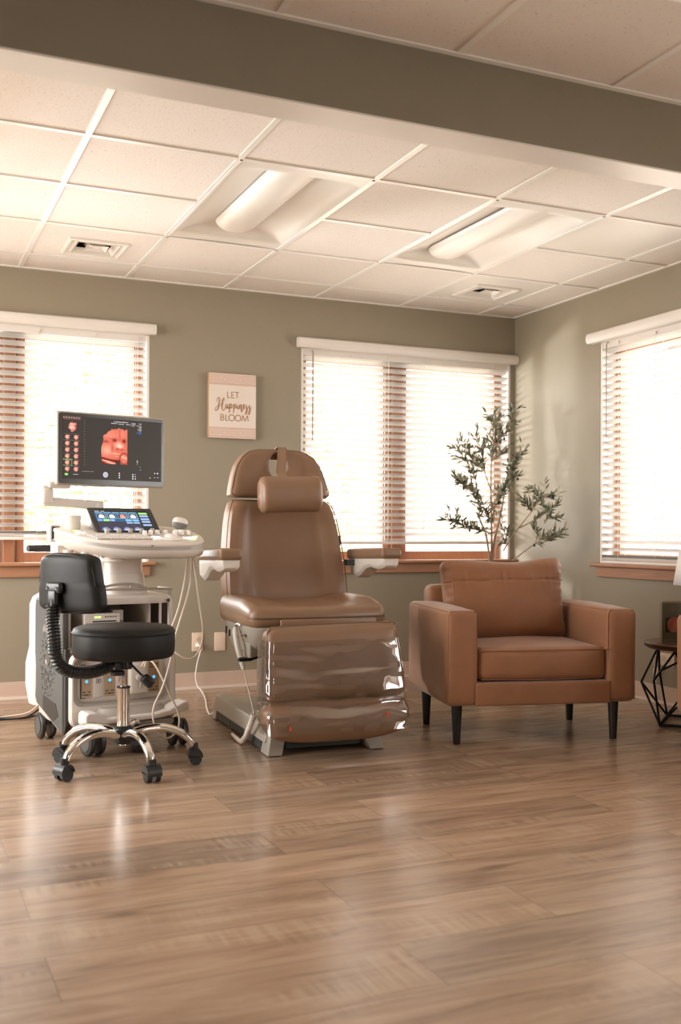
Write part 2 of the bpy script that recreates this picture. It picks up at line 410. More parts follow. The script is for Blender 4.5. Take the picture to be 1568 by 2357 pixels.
def tag(o, label, cat, group=None):
    o['label'] = label; o['category'] = cat
    if group: o['group'] = group
    return o
def thing(name, label, cat, loc=(0, 0, 0), rz=0, group=None):
    o = bpy.data.objects.new(name, None); COL.objects.link(o); o.empty_display_size = .1
    o.location = loc; o.rotation_euler = (0, 0, rz)
    return tag(o, label, cat, group)
def struct(o): o['kind'] = 'structure'; return o
def copy_tree(o, parent=None):
    c = o.copy(); COL.objects.link(c)
    if parent: c.parent = parent
    for ch in list(o.children): copy_tree(ch, c)
    return c
def pixels(name, fn, w_, h_, nu, nv, Mx, m, parent):
    """a printed or lit face: w_ x h_ rectangle centred at origin in local x/z, facing -y, coloured by fn(u, v), v down"""
    vs = []; fs = []; cols = []
    for j in range(nv):
        for i in range(nu):
            u0, u1, v0, v1 = i / nu, (i + 1) / nu, j / nv, (j + 1) / nv
            b = len(vs)
            for (u, v) in ((u0, v1), (u1, v1), (u1, v0), (u0, v0)):
                vs.append(tuple(Mx @ Vector(((u - .5) * w_, 0, (.5 - v) * h_))))
            fs.append((b, b + 1, b + 2, b + 3))
            cols.append(fn((u0 + u1) / 2, (v0 + v1) / 2))
    me = bpy.data.meshes.new(name); me.from_pydata(vs, [], fs); me.materials.append(m)
    at = me.color_attributes.new('print', 'FLOAT_COLOR', 'CORNER')
    for p in me.polygons:
        c = cols[p.index]
        for li in p.loop_indices: at.data[li].color = (c[0], c[1], c[2], 1)
    o = bpy.data.objects.new(name, me); COL.objects.link(o)
    if parent: o.parent = parent
    return o
def superring(cx, cy, hx, hy, z, n=40, e=3.0, rot=0):
    out = []
    for j in range(n):
        t = 2 * PI * j / n; c, s_ = math.cos(t), math.sin(t)
        out.append((cx + hx * math.copysign(abs(c) ** (2 / e), c), cy + hy * math.copysign(abs(s_) ** (2 / e), s_), z))
    return out

# ------------------------------------------------------------------ the room
mb = MB(); mb.box(((XL + XR) / 2, YF / 2, -.05), (XR - XL + .5, -YF + .5, .1)); struct(mb.build('floor', M['floor'], smooth=False))
WZ0, WZ1 = .77, 2.165
W1, W2 = (-.27, 1.362), (2.345, 3.93)
W3 = (-.955, -2.59)
def wall_with_holes(name, a0, a1, holes, Mx, th=.17, z1=H + .3):
    mb = MB(); mb.M = Mx
    xs = sorted({a0, a1} | {h[0] for h in holes} | {h[1] for h in holes})
    for x0, x1 in zip(xs[:-1], xs[1:]):
        hole = [h for h in holes if h[0] <= x0 + 1e-6 and h[1] >= x1 - 1e-6]
        if hole:
            h = hole[0]
            mb.box(((x0 + x1) / 2, th / 2, h[2] / 2), (x1 - x0, th, h[2])); mb.box(((x0 + x1) / 2, th / 2, (h[3] + z1) / 2), (x1 - x0, th, z1 - h[3]))
        else: mb.box(((x0 + x1) / 2, th / 2, z1 / 2), (x1 - x0, th, z1))
    bm_o = mb.build(name, M['wall'], smooth=False); return struct(bm_o)
wall_with_holes('wall_back', XL - .2, XR + .17, [(W1[0], W1[1], WZ0, WZ1), (W2[0], W2[1], WZ0, WZ1)], ident())
MR = T(XR, 0, 0) @ R(-PI / 2, 'Z')       # local x runs towards the camera along the wall, local y points outdoors
wall_with_holes('wall_right', 0, -YF, [(-W3[0], -W3[1], WZ0, WZ1), (4.3, 5.9, .75, 2.05)], MR)
ML = T(XL, 0, 0) @ R(PI / 2, 'Z')
wall_with_holes('wall_left', YF, 0, [(-3.05, -.35, .5, 2.3)], ML)
MF = T(0, YF, 0) @ R(PI, 'Z')
wall_with_holes('wall_front', -XR - .17, -XL + .2, [(-.85, -.15, .85, 2.05)], MF)

def baseboard(name, Mx, length):
    mb = MB(); mb.M = Mx
    mb.box((length / 2, -.006, .06), (length, .012, .085), mi=0)
    mb.box((length / 2, -.010, .009), (length, .02, .018), mi=1)
    return struct(mb.build(name, [M['base'], M['shoe']], smooth=False, bevel=.002))
mb = MB(); mb.box(((XL + XR) / 2, YF / 2, H + .33), (XR - XL + .5, -YF + .5, .06)); struct(mb.build('roof', M['white'], smooth=False))  # unseen slab, added to stop sky light leaking past the fixtures
baseboard('baseboard_back', T(XL, 0, 0), XR - XL)
baseboard('baseboard_right', MR, -YF)
baseboard('baseboard_left', T(XL, YF, 0) @ R(PI / 2, 'Z'), -YF)

# ceiling: tiles and T-bar grid
GX0, GY0, P = .607, -.347, .61
BY0, BY1, BZ = -3.33, -3.20, 2.242        # dropped beam
lights_cells = {(1, 1), (1, 2), (3, 1), (3, 2)}     # (column, row) cells filled by light fixtures
vent_cells = {(0, 0), (4, 0)}
grille_cell = (4, 2)
def cell(k, j): return (GX0 + P * k, GX0 + P * (k + 1), GY0 - P * (j + 1), GY0 - P * j)
mb = MB()
xs = [XL] + [GX0 + P * k for k in range(-4, 6)] + [XR]
ys = [0] + [GY0 - P * j for j in range(0, 5)] + [BY0 + .02]
for i in range(len(xs) - 1):
    for j in range(len(ys) - 1):
        k, jj = i - 5, j - 1
        if (k, jj) in lights_cells or (k, jj) in vent_cells or (k, jj) == grille_cell: continue
        mb.box(((xs[i] + xs[i + 1]) / 2, (ys[j] + ys[j + 1]) / 2, H + .012), (xs[i + 1] - xs[i], ys[j] - ys[j + 1], .016))
mb.box(((XL + XR) / 2, (BY0 + YF) / 2, H + .012), (XR - XL, BY0 - YF, .016))
gm = MB()
for x in xs[1:-1]: gm.box((x, BY1 / 2, H + .0015), (.024, -BY1, .005))
for j, y in enumerate(ys[1:-1]):
    for i in range(len(xs) - 1):
        k = i - 5
        if (k, 1) in lights_cells and j == 2: continue
        gm.box(((xs[i] + xs[i + 1]) / 2, y, H + .001), (xs[i + 1] - xs[i] - .024, .024, .005))
gm.box(((XL + XR) / 2, -.011, H), (XR - XL, .022, .006)); gm.box((XR - .011, BY1 / 2, H), (.022, -BY1, .006))
FX = .95
x = FX - 5 * .606
while x < XR:
    if x > XL: gm.box((x, (BY0 + YF) / 2, H + .0015), (.024, BY0 - YF, .005))
    x += .606
y = BY0 - .56
while y > YF:
    gm.box(((XL + XR) / 2, y, H + .001), (XR - XL, .024, .005)); y -= .606
gm.box(((XL + XR) / 2, BY0 - .011, H - .001), (XR - XL, .022, .006))
b0 = len(mb.v)
mb.v += gm.v; mb.f += [[i + b0 for i in f] for f in gm.f]; mb.mi += [1] * len(gm.f)
struct(mb.build('ceiling', [M['tile'], M['grid']], smooth=False))
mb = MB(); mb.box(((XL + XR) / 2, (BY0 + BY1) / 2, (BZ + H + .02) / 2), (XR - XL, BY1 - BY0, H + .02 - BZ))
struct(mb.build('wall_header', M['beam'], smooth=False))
mb = MB(); mb.box(((XL + XR) / 2, (BY0 + BY1) / 2, BZ - .003), (XR - XL, BY1 - BY0 + .002, .006))
struct(mb.build('trim_1', M['valance'], smooth=False))

# ------------------------------------------------------------------ windows and blinds (local x along wall, y outdoors)
def window(name, Mx, width, z0=WZ0, z1=WZ1, mull=None):
    e = bpy.data.objects.new(name, None); COL.objects.link(e); e.matrix_world = Mx; struct(e)
    h = z1 - z0
    mb = MB()                                            # jamb lining
    mb.box((.009, .085, (z0 + z1) / 2), (.018, .166, h)); mb.box((width - .009, .085, (z0 + z1) / 2), (.018, .166, h))
    mb.box((width / 2, .085, z1 - .009), (width, .166, .018)); mb.box((width / 2, .1, z0 + .006), (width, .13, .012))
    mb.build('jamb', M['white'], e, smooth=False, bevel=.002)
    mb = MB()
    mb.box((width / 2, .0, z0 + .005), (width + .075, .11, .022), r=.008, seg=3); mb.box((width / 2, -.012, z0 - .038), (width + .012, .022, .062))
    mb.build('sill', M['wood'], e, smooth=True, bevel=.003)
    m = mull if mull else width / 2
    mb = MB(); mb.box((m, .115, (z0 + z1) / 2), (.062, .09, h)); mb.build('mullion', M['woodv'], e, smooth=False, bevel=.003)
    for (x0, x1) in ((.018, m - .031), (m + .031, width - .018)):
        mb = MB(); st = .046
        for xx in (x0 + .012 + st / 2, x1 - .012 - st / 2): mb.box((xx, .115, (z0 + z1) / 2 - .0025), (st, .04, h - .030))
        for zz in (z0 + .0425, z1 - .0475): mb.box(((x0 + x1) / 2, .115, zz), (x1 - x0 - .024 - 2 * st, .038, .060))
        sash = mb.build('sash', M['woodv'], e, smooth=False, bevel=.003)
        mb = MB()
        for xx in (x0 + .006, x1 - .006): mb.box((xx, .125, (z0 + z1) / 2), (.012, .03, h))
        mb.split('weather_strip', M['white'], e, smooth=False)
        mb = MB(); mb.box(((x0 + x1) / 2, .118, (z0 + z1) / 2), (x1 - x0 - .10, .004, h - .14)); mb.build('pane', M['glass'], e, smooth=False)
    return e
window('window_1', T(W1[0], 0, 0), W1[1] - W1[0], mull=.83)
window('window_2', T(W2[0], 0, 0), W2[1] - W2[0], mull=.722)
window('window_3', MR @ T(-W3[0], 0, 0), -W3[1] + W3[0])
window('unseen_window_5', MF @ T(-.85, 0, 0), .7, .85, 2.05)  # unseen window behind the camera, added for daylight and film reflections
window('unseen_window_6', MR @ T(4.3, 0, 0), 1.6, .75, 2.05)  # unseen window, added to light the floor and ceiling near the camera
window('unseen_window_4', ML @ T(-3.05, 0, 0), 2.7, .5, 2.3)  # unseen window, added to bring daylight in from the left

def blind(label, Mx, width, zb, x0, x1, wand, cords):
    e = thing('window_blind', label, 'blind'); e['group'] = 'white slatted blinds over the windows'; del e['group']
    e.matrix_world = Mx
    prof = [(-.004, 2.150), (-.050, 2.150), (-.060, 2.165), (-.062, 2.185), (-.056, 2.207), (-.046, 2.214), (-.004, 2.214)]
    mb = MB(); mb.prism(prof, x0, x1, axis='x')
    mb.build('valance', M['valance'], e, smooth=True, bevel=.003)
    mb = MB(); mb.box((width / 2, .03, 2.135), (width - .03, .045, .05)); mb.build('headrail', M['valance'], e, smooth=False)
    mb = MB(); z = 2.094; tilt = math.radians(24)
    while z > zb + .03:
        rings = []
        for xx in (.004, width - .004):
            ring = []
            for k in range(7):                           # gently crowned slat
                t = (k / 6 - .5) * .050; b_ = .0022 * (1 - (k / 3 - 1) ** 2)
                ring.append((xx, .031 + t * math.cos(tilt) + b_ * math.sin(tilt), z - t * math.sin(tilt) + b_ + .0012))
            for k in range(6, -1, -1):
                t = (k / 6 - .5) * .050; b_ = .0022 * (1 - (k / 3 - 1) ** 2)
                ring.append((xx, .031 + t * math.cos(tilt) + b_ * math.sin(tilt), z - t * math.sin(tilt) + b_ - .0012))
            rings.append(ring)
        mb.loft(rings); z -= .0437
    mb.build('slats', M['slat'], e, smooth=False)
    mb = MB(); mb.box((width / 2, .031, zb + .010), (width - .024, .052, .020), r=.006, seg=2)
    for k in range(3): mb.box((width / 2, .031, zb + .0245 + k * .0055), (width - .024, .050, .0035))
    mb.build('bottom_rail', M['valance'], e, smooth=True)
    mb = MB()
    for cx in cords:
        mb.cyl((cx, .004, zb + .01), (cx, .004, 2.13), .0011, n=5); mb.cyl((cx, .058, zb + .01), (cx, .058, 2.13), .0011, n=5)
        mb.box((cx, -.001, 2.128), (.018, .008, .014))
    mb.split('ladder_cord', M['white'], e, smooth=False)
    mb = MB(); mb.cyl((wand, -.012, 1.56), (wand, -.012, 2.13), .0042, n=6); mb.tube([(wand, -.012, 2.125), (wand, -.008, 2.14), (wand, .01, 2.142)], .003, n=6)
    mb.build('wand', mat('translucent_grey_wand', (.30, .26, .21), .3), e, smooth=True)
    return e
blind('white slatted blind hanging behind the ultrasound machine', T(W1[0], 0, 0), W1[1] - W1[0], .915, -.03, W1[1] - W1[0] + .03, .2, (.2, .62, .98, 1.30, 1.56))
blind('white slatted blind between the canvas sign and the room corner, behind the olive tree', T(W2[0], 0, 0), W2[1] - W2[0], .890, -.035, W2[1] - W2[0] + .032, .077, (.09, .36, .63, .90, 1.17, 1.44))
blind('overexposed white slatted blind on the wall beside the round side table', MR @ T(-W3[0], 0, 0), -W3[1] + W3[0], .783, -.07, -W3[1] + W3[0] + .06, .075, (.17, .5, .8, 1.1, 1.4))

# ------------------------------------------------------------------ outdoors
mb = MB(); mb.box((2, 8, -.9), (60, 15.2, .2)); mb.box((14, -4, -.9), (19, 9, .2)); mb.box((-12, -4, -.9), (19, 9, .2)); mb.box((1, -13, -.9), (30, 8, .2)); struct(mb.build('ground', M['sunlit_ground'], smooth=False))
def tree(label, x, y, h, rad, n, zc, trunk_lean=0, base=-.8):
    e = thing('garden_tree', label, 'tree', (x, y, base))
    mb = MB(); mb.tube([(0, 0, 0), (trunk_lean * .4, 0, h * .3), (trunk_lean, 0, h * .8)], [.14, .11, .05], n=8); mb.build('trunk', M['trunkout'], e)
    mb = MB()
    for i in range(n):
        c = Vector((random.gauss(0, 1), random.gauss(0, 1), random.gauss(0, 1))); c.normalize(); c *= random.random() ** .35
        c = Vector((c.x * rad + trunk_lean * .8, c.y * rad, zc + c.z * rad * 1.15))
        d = Vector((random.uniform(-1, 1), random.uniform(-1, 1), random.uniform(-1, 1))).normalized() * random.uniform(.05, .11); q = d.orthogonal().normalized() * d.length * .5
        mb.add([tuple(c - d), tuple(c + q), tuple(c + d), tuple(c - q)], [(0, 1, 2, 3)])
    mb.build('foliage', M['leafout'], e, smooth=False)
    return e
tree('leafy garden tree outside the window behind the ultrasound machine', 1.3, 4.6, 3.2, 1.25, 1500, 2.7, trunk_lean=.7)
tree('leafy garden tree outside beyond the blind over the exam chair', 4.15, 4.9, 3.0, .95, 900, 2.3)
e = thing('neighbouring_house', 'pale sided house outside, seen through the blind behind the olive tree', 'house', (7.3, 5.6, -.8))
mb = MB(); mb.box((0, 0, 2.1), (3.2, 3, 4.2))
for k in range(28): mb.box((0, -1.505, .1 + k * .15), (3.2, .02, .13))
mb.build('wall', M['siding'], e, smooth=False)
mb = MB(); mb.prism([(-1.9, 4.1), (0, 5.2), (1.9, 4.1), (1.9, 4.2), (0, 5.35), (-1.9, 4.2)], -1.8, 1.8); mb.build('roof', M['trunkout'], e, smooth=False)

# ------------------------------------------------------------------ ceiling fixtures
def troffer(label, k):
    x0, x1 = GX0 + P * k, GX0 + P * (k + 1); y1, y0 = GY0 - P, GY0 - 3 * P
    e = thing('recessed_ceiling_light', label, 'ceiling light', ((x0 + x1) / 2, (y0 + y1) / 2, H), group=None)
    hw, hl = P / 2 - .013, P - .013
    mb = MB(); rings = []
    def arch(y, dz):                                   # two concave coves that meet behind the centre basket
        ring = [(-hw, y, .001)]
        for i in range(11):
            t = i / 10; ring.append((-hw + .01 + (hw - .04) * t, y, .002 + dz * math.sin(PI / 2 * min(1, t * 1.25)) ** .8))
        for i in range(10, -1, -1):
            t = i / 10; ring.append((hw - .01 - (hw - .04) * t, y, .002 + dz * math.sin(PI / 2 * min(1, t * 1.25)) ** .8))
        ring.append((hw, y, .001)); return ring
    E = .12
    ES = [(0, .003), (.5, .005), (.8, .010), (.86, .022), (.92, .040), (1.0, .056), (1.3, .062)]
    for t, dz in ES: rings.append(arch(-hl + .004 + E * t, dz))
    for t, dz in ES[::-1]: rings.append(arch(hl - .004 - E * t, dz))
    mb.loft(rings, closed=False, cap=False); mb.build('reflector', M['white'], e, angle=60)
    mb = MB()
    mb.box((0, 0, .125), (P - .03, 2 * P - .03, .004)); mb.build('housing', M['white'], e, smooth=False)
    mb = MB(); rings = []; yb = hl; r = .105
    yb -= .13; prof = [(-hl + .006, 1.0), (0, 1.0), (yb - .09, 1.0), (yb - .05, .93), (yb - .02, .76), (yb - .004, .45), (yb, .02)]
    for y, s_ in prof:
        ring = []
        for i in range(25):
            a = PI + PI * i / 24
            ring.append((r * s_ * math.cos(a), y, .058 + .052 * s_ * math.sin(a)))
        rings.append(ring)
    mb.loft(rings, closed=False, cap=False); mb.build('lamp_cover', M['white'], e, angle=70)
    mb = MB()
    for sx in (-1, 1): mb.box((sx * (P / 2 - .007), 0, .001), (.012, 2 * P, .006))
    for sy in (-1, 1): mb.box((0, sy * (P - .007), .001), (P, .012, .006))
    mb.split('frame', M['grid'], e, smooth=False)
    return e
troffer('white recessed ceiling light above the exam chair, the one nearer the beam', 1)
troffer('white recessed ceiling light between the perforated panel and the olive tree corner vent', 3)

def vent(label, cx, cy, k, j, plain):
    x0, x1, y0, y1 = cell(k, j)
    e = thing('air_vent', label, 'air vent', (cx, cy, H))
    mx = M['white'] if plain else M['tile']
    a, b_, c, d = x0 - cx, x1 - cx, y0 - cy, y1 - cy; s_ = .145
    mb = MB()
    for bx in ((a, b_, c, -s_), (a, b_, s_, d), (a, -s_, -s_, s_), (s_, b_, -s_, s_)):
        mb.box(((bx[0] + bx[1]) / 2, (bx[2] + bx[3]) / 2, .012), (bx[1] - bx[0], bx[3] - bx[2], .016))
    mb.build('surround_tile', mx, e, smooth=False)
    mb = MB()
    def ringbox(o1, z1, o2, z2):
        v = [(-o1, -o1, z1), (o1, -o1, z1), (o1, o1, z1), (-o1, o1, z1), (-o2, -o2, z2), (o2, -o2, z2), (o2, o2, z2), (-o2, o2, z2)]
        mb.add(v, [(i, (i + 1) % 4, (i + 1) % 4 + 4, i + 4) for i in range(4)])
    ringbox(.155, .004, .155, -.006); ringbox(.155, -.006, .145, -.008); ringbox(.145, -.008, .118, .010); ringbox(.118, .010, .112, -.006); ringbox(.112, -.006, .086, .022)
    mb.build('louver_frame', M['white'], e, smooth=False)
    mb = MB(); mb.box((0, 0, .10), (.24, .24, .004)); 
    for sx, sy, dx, dy in ((-.12, 0, .004, .24), (.12, 0, .004, .24), (0, -.12, .24, .004), (0, .12, .24, .004)): mb.box((sx, sy, .06), (dx, dy, .08))
    mb.build('duct', M['ventdark'], e, smooth=False)
    mb = MB()
    for i in range(4):
        an = i * PI / 2 + .4; mb.M = T(0, 0, .035) @ R(an, 'Z') @ R(.5, 'X'); mb.box((.055, 0, 0), (.09, .022, .0015))
    mb.M = ident(); mb.cyl((0, 0, .02), (0, 0, .06), .012, n=10)
    mb.split('damper_blade', M['usmid'], e, smooth=False)
    mb = MB()
    q1, q2 = .058, .034
    mb.M = T(.0, -.035, -.004)
    v = [(-q1, -q1, -.006), (q1, -q1, -.006), (q1, q1, -.006), (-q1, q1, -.006), (-q2, -q2, .010), (q2, -q2, .010), (q2, q2, .010), (-q2, q2, .010)]
    mb.add(v, [(i, (i + 1) % 4, (i + 1) % 4 + 4, i + 4) for i in range(4)] + [(4, 5, 6, 7)])
    mb.box((0, 0, .004), (.036, .030, .010))
    mb.build('centre_plate', M['white'], e, smooth=False)
    return e
vent('square ceiling air vent above the window behind the ultrasound machine', .925, -.585, 0, 0, False)
vent('square ceiling air vent close to the room corner above the olive tree', 3.355, -.60, 4, 0, True)
x0, x1, y0, y1 = cell(*grille_cell)
e = thing('return_air_grille', 'perforated white metal ceiling panel beside the corner ceiling light', 'air grille', ((x0 + x1) / 2, (y0 + y1) / 2, H))
def perforated():
    m = bpy.data.materials.new('perforated_white_metal'); m.use_nodes = True; nt = m.node_tree; N = nt.nodes.new; L = nt.links.new
    b = nt.nodes['Principled BSDF']; tc = N('ShaderNodeTexCoord'); v = N('ShaderNodeTexVoronoi'); v.inputs['Scale'].default_value = 95; v.inputs['Randomness'].default_value = 0
    L(tc.outputs['Object'], v.inputs['Vector']); r = N('ShaderNodeValToRGB'); q = r.color_ramp.elements; q[0].position = .22; q[0].color = (.16, .13, .11, 1); q[1].position = .34; q[1].color = (.82, .77, .71, 1)
    L(v.outputs['Distance'], r.inputs['Fac']); L(r.outputs[0], b.inputs['Base Color']); b.inputs['Roughness'].default_value = .4; return m
mb = MB(); mb.box((0, 0, .006), (P - .024, P - .024, .004)); mb.build('perforated_face', perforated(), e, smooth=False)
mb = MB(); mb.box((0, 0, .03), (P - .03, P - .03, .02)); mb.build('backing_box', M['ventdark'], e, smooth=False)

# ------------------------------------------------------------------ wall art
def poly_strokes(mb, strokes, ox, oz, sx, sz, r, y, smooth=True):
    for st in strokes:
        pts = [(ox + p[0] * sx, y, oz + p[1] * sz) for p in st[0]]
        rr = [r * k for k in st[1]] if len(st) > 1 else r
        mb.tube(pts, rr, n=6, smooth=smooth, steps=5)
e = thing('canvas_sign', 'small cream canvas sign reading LET Happiness BLOOM on the green wall', 'wall art', (1.876, 0, 1.748))
AW, AH = .305, .40
mb = MB(); mb.box((0, -.018, 0), (AW, .034, AH)); mb.build('canvas', M['canvas_side'], e, smooth=False, bevel=.002)
def art(u, v):
    cream = (.74, .655, .575); pink = (.71, .545, .455); line = (.40, .27, .215)
    x, z = u, v
    hb = .185
    if z < hb or z > 1 - hb + .01:
        d = z if z < hb else 1 - z + .01 - 0
        t = (z / hb) if z < hb else (1 - z) / (hb - .01)
        c = pink
        if t < .10 or t > .93: return tuple(a * .99 for a in pink)
        if .10 < t < .17 or .84 < t < .91: return tuple(.55 * a + .45 * b for a, b in zip(line, pink))
        q = (t - .5) / .33
        X = (x - .5) * 6 / 2.0
        p = ((X + .5) % 1.0) - .5
        p2 = ((X) % 1.0) - .5
        s1 = abs(p) * 2.2 + abs(q)                      # large diamonds
        s2 = math.hypot(p2 * 2.6, q)
        ln = 0
        for rr, wd in ((.25, .09), (.50, .08), (.82, .08)):
            if abs(s1 - rr) < wd / 2: ln = 1
        for rr, wd in ((.34, .09), (.62, .08)):
            if abs(s2 - rr) < wd / 2 and s1 > .86: ln = 1
        if s1 > .9 and s2 > .7 and (math.sin(x * 190) * math.sin(q * 11) > .35): ln = .8
        k = .65 * ln
        return tuple(a * (1 - k) + b * k for a, b in zip(c, line))
    return cream
pixels('printed_face', art, AW, AH, 150, 196, T(0, -.0356, 0), M['print'], e)
mb = MB()
def line(*p): return (list(p),)
LET = [line((0, 1), (0, 0)), line((0, 0), (.5, 0)), line((.85, 1), (.85, 0)), line((.85, 1), (1.4, 1)), line((.85, .5), (1.3, .5)), line((.85, 0), (1.4, 0)), line((1.55, 1), (2.35, 1)), line((1.95, 1), (1.95, 0))]
for st in LET: mb.tube([(-.034 + p[0] * .0315, -.036, .051 + p[1] * .036) for p in st[0]], .0021, n=6, smooth=False)
def arc(cx, cz, rx, rz, a0, a1, n=24): return [(cx + rx * math.cos(a0 + (a1 - a0) * i / n), cz + rz * math.sin(a0 + (a1 - a0) * i / n)) for i in range(n + 1)]
BLOOM = [[(0, 1), (0, 0)], [(0, 1), (.25, 1)] + arc(.25, .76, .27, .24, PI / 2, -PI / 2, 10) + [(0, .52)], [(0, .52), (.28, .52)] + arc(.28, .26, .30, .26, PI / 2, -PI / 2, 10) + [(0, 0)],
         [(.95, 1), (.95, 0)], [(.95, 0), (1.42, 0)], arc(2.05, .5, .53, .52, 0, 2 * PI), arc(3.25, .5, .53, .52, 0, 2 * PI), [(4.0, 0), (4.15, 1)], [(4.15, 1), (4.6, .05)], [(4.6, .05), (5.05, 1)], [(5.05, 1), (5.2, 0)]]
mb.build('lettering', M['ink'], e); mb = MB()
for st in BLOOM: mb.tube([(-.077 + p[0] * .0344, -.036, -.0905 + p[1] * .036) for p in st], .0021, n=6, smooth=False)
mb.build('lettering', M['ink'], e)
mb = MB()
def cs(p, r): mb.tube([(-.121 + q[0] * .0178, -.0362, -.0265 + q[1] * .0267) for q in p], [k * .0016 for k in r], n=6, smooth=True, steps=6)
cs([(1.0, 1.9), (1.25, 2.6), (1.75, 2.85), (1.95, 2.3), (1.75, 1.2), (1.45, .3), (.9, -.25), (.45, -.05), (.7, .5), (1.6, .95), (2.7, 1.15), (3.4, 1.6)], [.9, 1, 1.2, 1.8, 2.2, 2, 1.2, 1, .9, .9, .9, .8])
cs([(3.5, 2.0), (3.75, 2.6), (3.45, 2.75), (3.05, 2.0), (2.85, .9), (3.0, .1), (3.5, -.1), (4.1, .5), (4.35, 1.0)], [.8, .9, 1.1, 1.8, 2, 1.4, 1, .9, .8])
x = 4.2
cs([(x + .75, 1.35), (x + .3, 1.4), (x + .05, .9), (x + .2, .45), (x + .6, .7), (x + .85, 1.3), (x + .8, .6), (x + 1.05, .4), (x + 1.4, 1.0)], [1, 1, 1.6, 1.6, 1, 1.2, 1.8, 1.1, .8])
for x in (5.55, 7.05):
    cs([(x, 1.1), (x + .2, 1.5), (x + .15, .6), (x + .0, -.6)], [.8, 1.2, 1.8, 1.3])
    cs([(x + .1, .8), (x + .45, 1.5), (x + .85, 1.25), (x + .65, .65), (x + .3, .5), (x + 1.0, .65), (x + 1.45, 1.2)], [.8, 1, 1.5, 1.4, .9, .8, .8])
cs([(8.55, 1.3), (8.5, .7), (8.7, .35), (9.1, .8)], [1.2, 1.7, 1.2, .9]); cs([(8.66, 1.85), (8.7, 1.9)], [1.2, 1.2])
cs([(9.1, .8), (9.4, 1.4), (9.4, .4), (9.5, 1.0), (9.85, 1.5), (10.0, 1.2), (9.95, .2), (10.1, -.2), (10.6, .5)], [.8, 1, 1.8, 1, 1, 1.4, 2, 1.4, .8])
cs([(10.5, .7), (10.9, .9), (11.15, 1.3), (10.9, 1.6), (10.65, 1.1), (10.8, .5), (11.2, .6), (11.7, 1.2)], [.8, 1, 1, 1, 1.7, 1.4, .9, .8])
for x in (11.5, 12.6):
    cs([(x, .9), (x + .45, 1.5), (x + .3, 1.1), (x + .5, .3), (x + .35, -.6), (x, -.75), (x + .1, -.1), (x + .9, .7), (x + 1.2, 1.1)], [.8, 1, 1.3, 2, 1.6, 1, .8, .8, .8])
mb.build('script_lettering', M['ink'], e)

# ------------------------------------------------------------------ wall plates
def plate(name, label, Mx, kind, group=None):
    e = thing(name, label, 'outlet' if kind == 'outlet' else 'wall plate', group=group); e.matrix_world = Mx
    mb = MB(); mb.box((0, -.003, 0), (.071, .006, .116), r=.0025, seg=2); mb.build('cover_plate', M['plate'], e)
    mb = MB()
    if kind == 'outlet':
        for zz in (.020, -.020):
            mb.lathe([(0, 0), (.0165, 0), (.0165, .002), (.0, .002)], n=20, c=(0, 0, 0)) if False else None
            m2 = MB(); m2.M = T(0, -.006, zz) @ R(PI / 2, 'X'); m2.lathe([(.0165, 0), (.0165, .0016), (.0155, .0022)], n=20)
            m2.build('socket', M['plate'], e)
            for dx in (-.0062, .0062): mb.box((dx, -.0084, zz + .004), (.0022, .0012, .0085))
            mb.box((0, -.0084, zz - .007), (.004, .0012, .005))
        mb.split('socket_slot', M['sock'], e, smooth=False)
    else:
        for zz in (.048, -.048): mb.lathe([(.0028, 0), (.0028, .001)], n=8, c=(0, -.0065, zz))
        mb.split('screw', M['usmid'], e)
    return e
plate('wall_outlet', 'almond outlet on the green wall with a white plug in its lower socket', T(1.668, 0, .290), 'outlet')
plate('blank_wall_plate', 'blank almond wall plate next to the outlet with the white plug', T(1.811, 0, .287), 'blank')
plate('blank_wall_plate', 'blank almond wall plate partly hidden by the exam chair handset', T(1.955, 0, .287), 'blank')
plate('wall_outlet', 'outlet low on the wall behind the round side table', MR @ T(1.57, 0, .255) @ R(PI / 2, 'Y'), 'outlet')
e = thing('plug_adapter', 'small pale plug adapter low on the wall, seen through the wire table base', 'adapter'); e.matrix_world = MR @ T(1.50, 0, .175)
mb = MB(); mb.box((0, -.017, 0), (.034, .032, .052), r=.006, seg=3); mb.build('housing', M['plate'], e)
mb = MB(); mb.tube([(0, -.03, .024), (.0, -.04, .06), (.01, -.035, .10), (.05, -.02, .10)], .0035, n=8); mb.tube([(0, -.03, -.022), (.008, -.035, -.07), (.012, -.02, -.15)], .0035, n=8); mb.build('cord', M['whitecable'], e)

# white mains lead from the outlet to the exam chair
e = thing('power_cord', 'white power cord running from the wall outlet down to the exam chair base', 'cord', (1.668, 0, .27))
mb = MB(); mb.M = T(0, -.007, 0) @ R(PI / 2, 'X'); mb.lathe([(.015, 0), (.015, .012), (.011, .024), (.007, .034), (.005, .04)], n=14); mb.build('plug', M['whitecable'], e)
mb = MB(); mb.tube([(0, -.045, 0), (.004, -.055, -.03), (-.016, -.06, -.10), (-.03, -.07, -.175), (-.022, -.08, -.235), (-.01, -.14, -.2655), (-.07, -.42, -.2655), (-.15, -.72, -.2655), (-.195, -.93, -.262), (-.182, -.985, -.235)], .0042, n=8); mb.build('lead', M['whitecable'], e)

